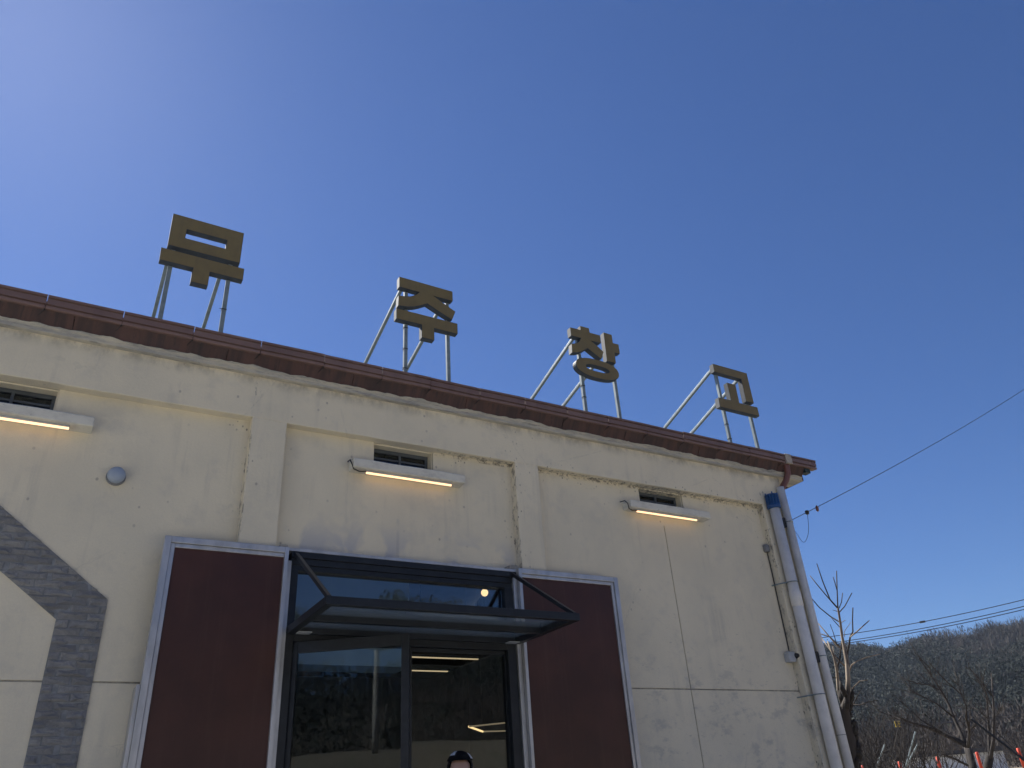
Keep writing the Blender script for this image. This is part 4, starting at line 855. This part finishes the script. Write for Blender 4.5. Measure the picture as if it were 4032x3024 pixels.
# orange delineator posts
M['orange'] = simple('orange_delineator', (.75, .085, .035), .5, var=.2, scale=20); M['reflect'] = simple('pale_reflective_band', (.7, .7, .68), .4, var=.1)
names = ['first', 'second', 'third', 'fourth', 'fifth']
for i, (x, y, z) in enumerate(((19.68, 8.92, 2.02), (20.24, 8.18, 2.04), (20.77, 7.41, 2.08), (21.28, 6.62, 2.11), (21.76, 5.81, 2.12))):
    gz = ground_z(x, y) - .02
    e = empty('delineator_post', (x, y, gz), '%s orange road post counting from the pruned tree' % names[i], 'road post', 'orange posts along the road edge')
    MB().lathe([(.11, 0), (.11, .02), (.05, .05), (.045, .06)], x, y, gz, 'z', 14).build('base', M['dark'], e)
    MB().lathe([(.040, .05), (.040, z - gz - .01), (.03, z - gz), (.004, z - gz + .002)], x, y, gz, 'z', 14).build('stake', M['orange'], e, smooth=True)
    for k in (): MB().lathe([(.0415, -.016), (.0418, 0), (.0415, .016)], x, y, z - k, 'z', 14).build('reflective_band', M['reflect'], e, smooth=True)
# steel stakes and the leaning prop
for a, b, lb in (((16.08, 5.39, 2.27), (15.86, 5.68, 1.73), 'leaning galvanised stake standing alone near the pruned tree'), ((16.47, 4.85, 2.46), (16.21, 5.22, 1.69), 'taller leaning galvanised stake of the crossed pair'), ((16.70, 5.04, 2.23), (16.48, 5.35, 1.79), 'shorter leaning galvanised stake of the crossed pair')):
    a, b = Vector(a), Vector(b); d = b - a; t = 1.0
    while (a + d * t).z > ground_z(*(a + d * t).xy) - .15: t += .02
    tag(MB().tube([a, a + d * t], .016, 8).build('steel_stake', M['post']), lb, 'stake')
for a, b, r, lb, mt in (((15.37, 2.87, 2.48), (15.68, 2.33, 1.73), .022, 'thick black sloping pole in front of the bare trees', 'dark'), ((15.65, 2.98, 2.73), (15.95, 2.48, 1.76), .008, 'thin dark stay wire running above the thick sloping pole', 'dark')):
    a, b = Vector(a), Vector(b); d = b - a; t = 1.0
    while (a + d * t).z > ground_z(*(a + d * t).xy) - .15: t += .02
    o = tag(MB().tube([a, a + d * t], r, 10).build('sloping_pole' if r > .01 else 'stay_wire', M[mt]), lb, 'pole' if r > .01 else 'wire')
# white shed
A, B = Vector((48.3, 29.1)), Vector((51.8, 23.75)); d = (B - A).normalized(); nrm = Vector((d.y, -d.x)) * -1
sh = empty('white_shed', ((A.x + B.x) / 2, (A.y + B.y) / 2, ground_z(50, 26) - .05), 'long low white shed with a dark roof edge below the hill', 'shed')
def shp(s, n_, z): q = A + d * s + nrm * n_; return (q.x, q.y, z)
L_ = (B - A).length; z0 = ground_z(50, 26) - .3
nrm = nrm if nrm.dot(Vector((1, .8))) > 0 else -nrm
def slab(name, mat, par, s0, s1, n0, n1, za, zb, zc=None, zd=None):
    zc = zb if zc is None else zc; v = [shp(s0, n0, za), shp(s1, n0, za), shp(s1, n1, za), shp(s0, n1, za), shp(s0, n0, zb), shp(s1, n0, zc), shp(s1, n1, zc), shp(s0, n1, zb)]
    return mesh_obj(name, v, [(0, 1, 2, 3), (4, 5, 6, 7), (0, 1, 5, 4), (1, 2, 6, 5), (2, 3, 7, 6), (3, 0, 4, 7)], mat, par)
M['white'] = simple('white_wall_panel', (.62, .66, .70), .7, var=.1, scale=.6); M['roofdark'] = simple('dark_roof_felt', (.035, .037, .042), .8)
for i in range(5): slab('wall_panel', M['white'], sh, L_ * i / 5 + .01, L_ * (i + 1) / 5 - .01, 0, .12, z0, 2.97 + .09 * i / 5, 2.97 + .09 * (i + 1) / 5)
slab('rear_wall', M['white'], sh, .02, L_ - .02, 3.4, 3.5, z0, 3.1); slab('end_wall', M['white'], sh, .0, .1, .121, 3.399, z0, 3.0); slab('end_wall', M['white'], sh, L_ - .1, L_, .121, 3.399, z0, 3.05)
slab('roof', M['roofdark'], sh, -.3, L_ + .1, -.35, 3.8, 2.985, 3.16, 3.26)
for s in (2.1, 4.4): slab('batten', M['greybox'], sh, s, s + .08, -.03, -.001, z0, 2.98)

# wires
def wire(name, a, b, sag, r, label, group=None, extra=None):
    a, b = Vector(a), Vector(b); n = 24; pts = [a.lerp(b, i / n) - Vector((0, 0, sag * 4 * (i / n) * (1 - i / n))) for i in range(n + 1)]
    e = MB().tube(pts, r, 5).build(name, M['dark']); return tag(e, label, 'wire', group), pts
def upole(x, y, h, label, k=1.0):
    gz = ground_z(x, y); e = empty('utility_pole', (x, y, gz), label, 'utility pole')
    MB().lathe([(.17 * k, -.2), (.165 * k, 1), (.13 * k, h - .1), (.125 * k, h), (.01, h + .01)], x, y, gz, 'z', 16).build('shaft', M['slab'], e, smooth=True)
    MB().box(x - .9, x + .9, y - .18, y - .10, gz + h - .6, gz + h - .5).build('crossarm', M['post'], e)
    for k in (-.75, -.25, .25, .75): MB().lathe([(.03, 0), (.05, .03), (.035, .06), (.05, .09), (.02, .12)], x + k, y - .14, gz + h - .5, 'z', 10).build('insulator', M['slab'], e, smooth=True)
    return gz + h
zt = upole(17.3, -.62, 8.45, 'concrete utility pole past the warehouse corner carrying the service wire')
wo_, wp = wire('service_wire', (8.08, .02, 4.56), (17.3, -.50, zt - .35), .10, .0045, 'thin service wire rising from the warehouse corner into the sky')
k = MB()
p1 = Vector((8.08, .02, 4.56)).lerp(Vector((17.3, -.50, zt - .35)), .0435); p2 = Vector((8.08, .02, 4.56)).lerp(Vector((17.3, -.50, zt - .35)), .0665)
tag(MB().lathe([(.012, -.028), (.026, -.02), (.028, .02), (.012, .03)], p1.x, p1.y, p1.z - .02, 'z', 10).build('wire_clamp', M['dark']), 'black clamp on the service wire where the drooping loop leaves it', 'clamp')
tag(MB().lathe([(.006, -.08), (.020, -.065), (.022, -.02), (.010, .0), (.004, .012)], p2.x, p2.y, p2.z - .006, 'z', 10).build('wire_insulator', M['downpipe']), 'small brown insulator hanging from the service wire', 'insulator')
drop = [Vector(q_) for q_ in ([p1.x, p1.y, p1.z - .03], [8.465, 0, 4.628], [8.441, 0, 4.536], [8.40, 0, 4.437], [8.354, 0, 4.37], [8.307, 0, 4.321], [8.27, 0, 4.302], [8.234, 0, 4.311], [8.20, 0, 4.359], [8.173, 0, 4.406], [8.13, .01, 4.475], [8.085, .03, 4.54])]
sm = []
for i in range(len(drop) - 1):
    a0, a1, a2, a3 = drop[max(i - 1, 0)], drop[i], drop[i + 1], drop[min(i + 2, len(drop) - 1)]
    for t in (0, .25, .5, .75): sm.append(.5 * ((2 * a1) + (a2 - a0) * t + (2 * a0 - 5 * a1 + 4 * a2 - a3) * t * t + (3 * a1 - a0 - 3 * a2 + a3) * t ** 3))
sm.append(drop[-1]); tag(MB().tube(sm, .0032, 5).build('drooping_wire', M['dark']), 'loose wire drooping in a loop beside the white downpipe', 'wire')
xa, ya = polar(24.0, 42); xb, yb = polar(47, 48)
upole(xa, ya, 8.0, 'concrete utility pole off past the road posts'); upole(xb, yb, 8.4, 'concrete utility pole hidden behind the warehouse')
def dirp(az, el, d_): return Vector((d_ * math.cos(math.radians(az)), -6.5 + d_ * math.sin(math.radians(az)), 1.45 + d_ * math.tan(math.radians(el))))
for el0, el1, lb in ((9.25, 9.75, 'topmost power line crossing above the distant ridge, with a dark splice'), (8.85, 9.40, 'middle power line of three above the distant ridge'), (8.75, 9.22, 'lowest power line of three above the distant ridge')):
    wo_, wp = wire('power_line', dirp(24, el1 - .1, 42), dirp(47, el0 + .05, 48), .55, .018, lb, 'power lines above the ridge')
    if 'splice' in lb: q = min(wp, key=lambda p: abs(math.degrees(math.atan2(p.y + 6.5, p.x)) - 32.3)); tag(MB().tube([q + Vector((-.06, .11, 0)), q + Vector((.06, -.11, 0))], .05, 8).build('wire_splice', M['dark']), 'dark splice sleeve on the topmost power line', 'splice')
wire('telephone_line', dirp(22, 3.75, 33), dirp(47, 3.6, 36), .35, .016, 'dark low cable crossing in front of the hillside trees')
wire('telephone_line', dirp(22, 3.15, 33.3), dirp(47, 4.1, 36.3), .25, .014, 'lower dark cable carrying a small yellow tag')
M['yellow'] = simple('yellow_tag', (.55, .40, .03), .6, var=.2)
q = dirp(35.45, 3.42, 34.0); tag(MB().box(q.x - .14, q.x + .14, q.y - .02, q.y + .02, q.z - .12, q.z + .1).build('cable_tag', M['yellow'], bevel=.01), 'small yellow marker tag on the low cable', 'tag')

# ================================================================== things across the yard, seen in the glass
upole(-12.2, -14.2, 6.4, 'concrete utility pole beside the lane, mirrored in the open leaf', .6)
# ================================================================== the air between here and the hills
hz = MB().box(-560, 560, -560, 560, -12, 58).build('haze', None); hz.data.materials.clear()
hm = bpy.data.materials.new('thin_blue_haze'); hm.use_nodes = True; nt = hm.node_tree; nt.nodes.clear()
pv = nt.nodes.new('ShaderNodeVolumePrincipled'); pv.inputs['Color'].default_value = (.66, .80, 1.0, 1); pv.inputs['Density'].default_value = .0003; pv.inputs['Anisotropy'].default_value = .3
ho = nt.nodes.new('ShaderNodeOutputMaterial'); nt.links.new(pv.outputs[0], ho.inputs['Volume']); hz.data.materials.append(hm); tag(hz, kind='stuff')
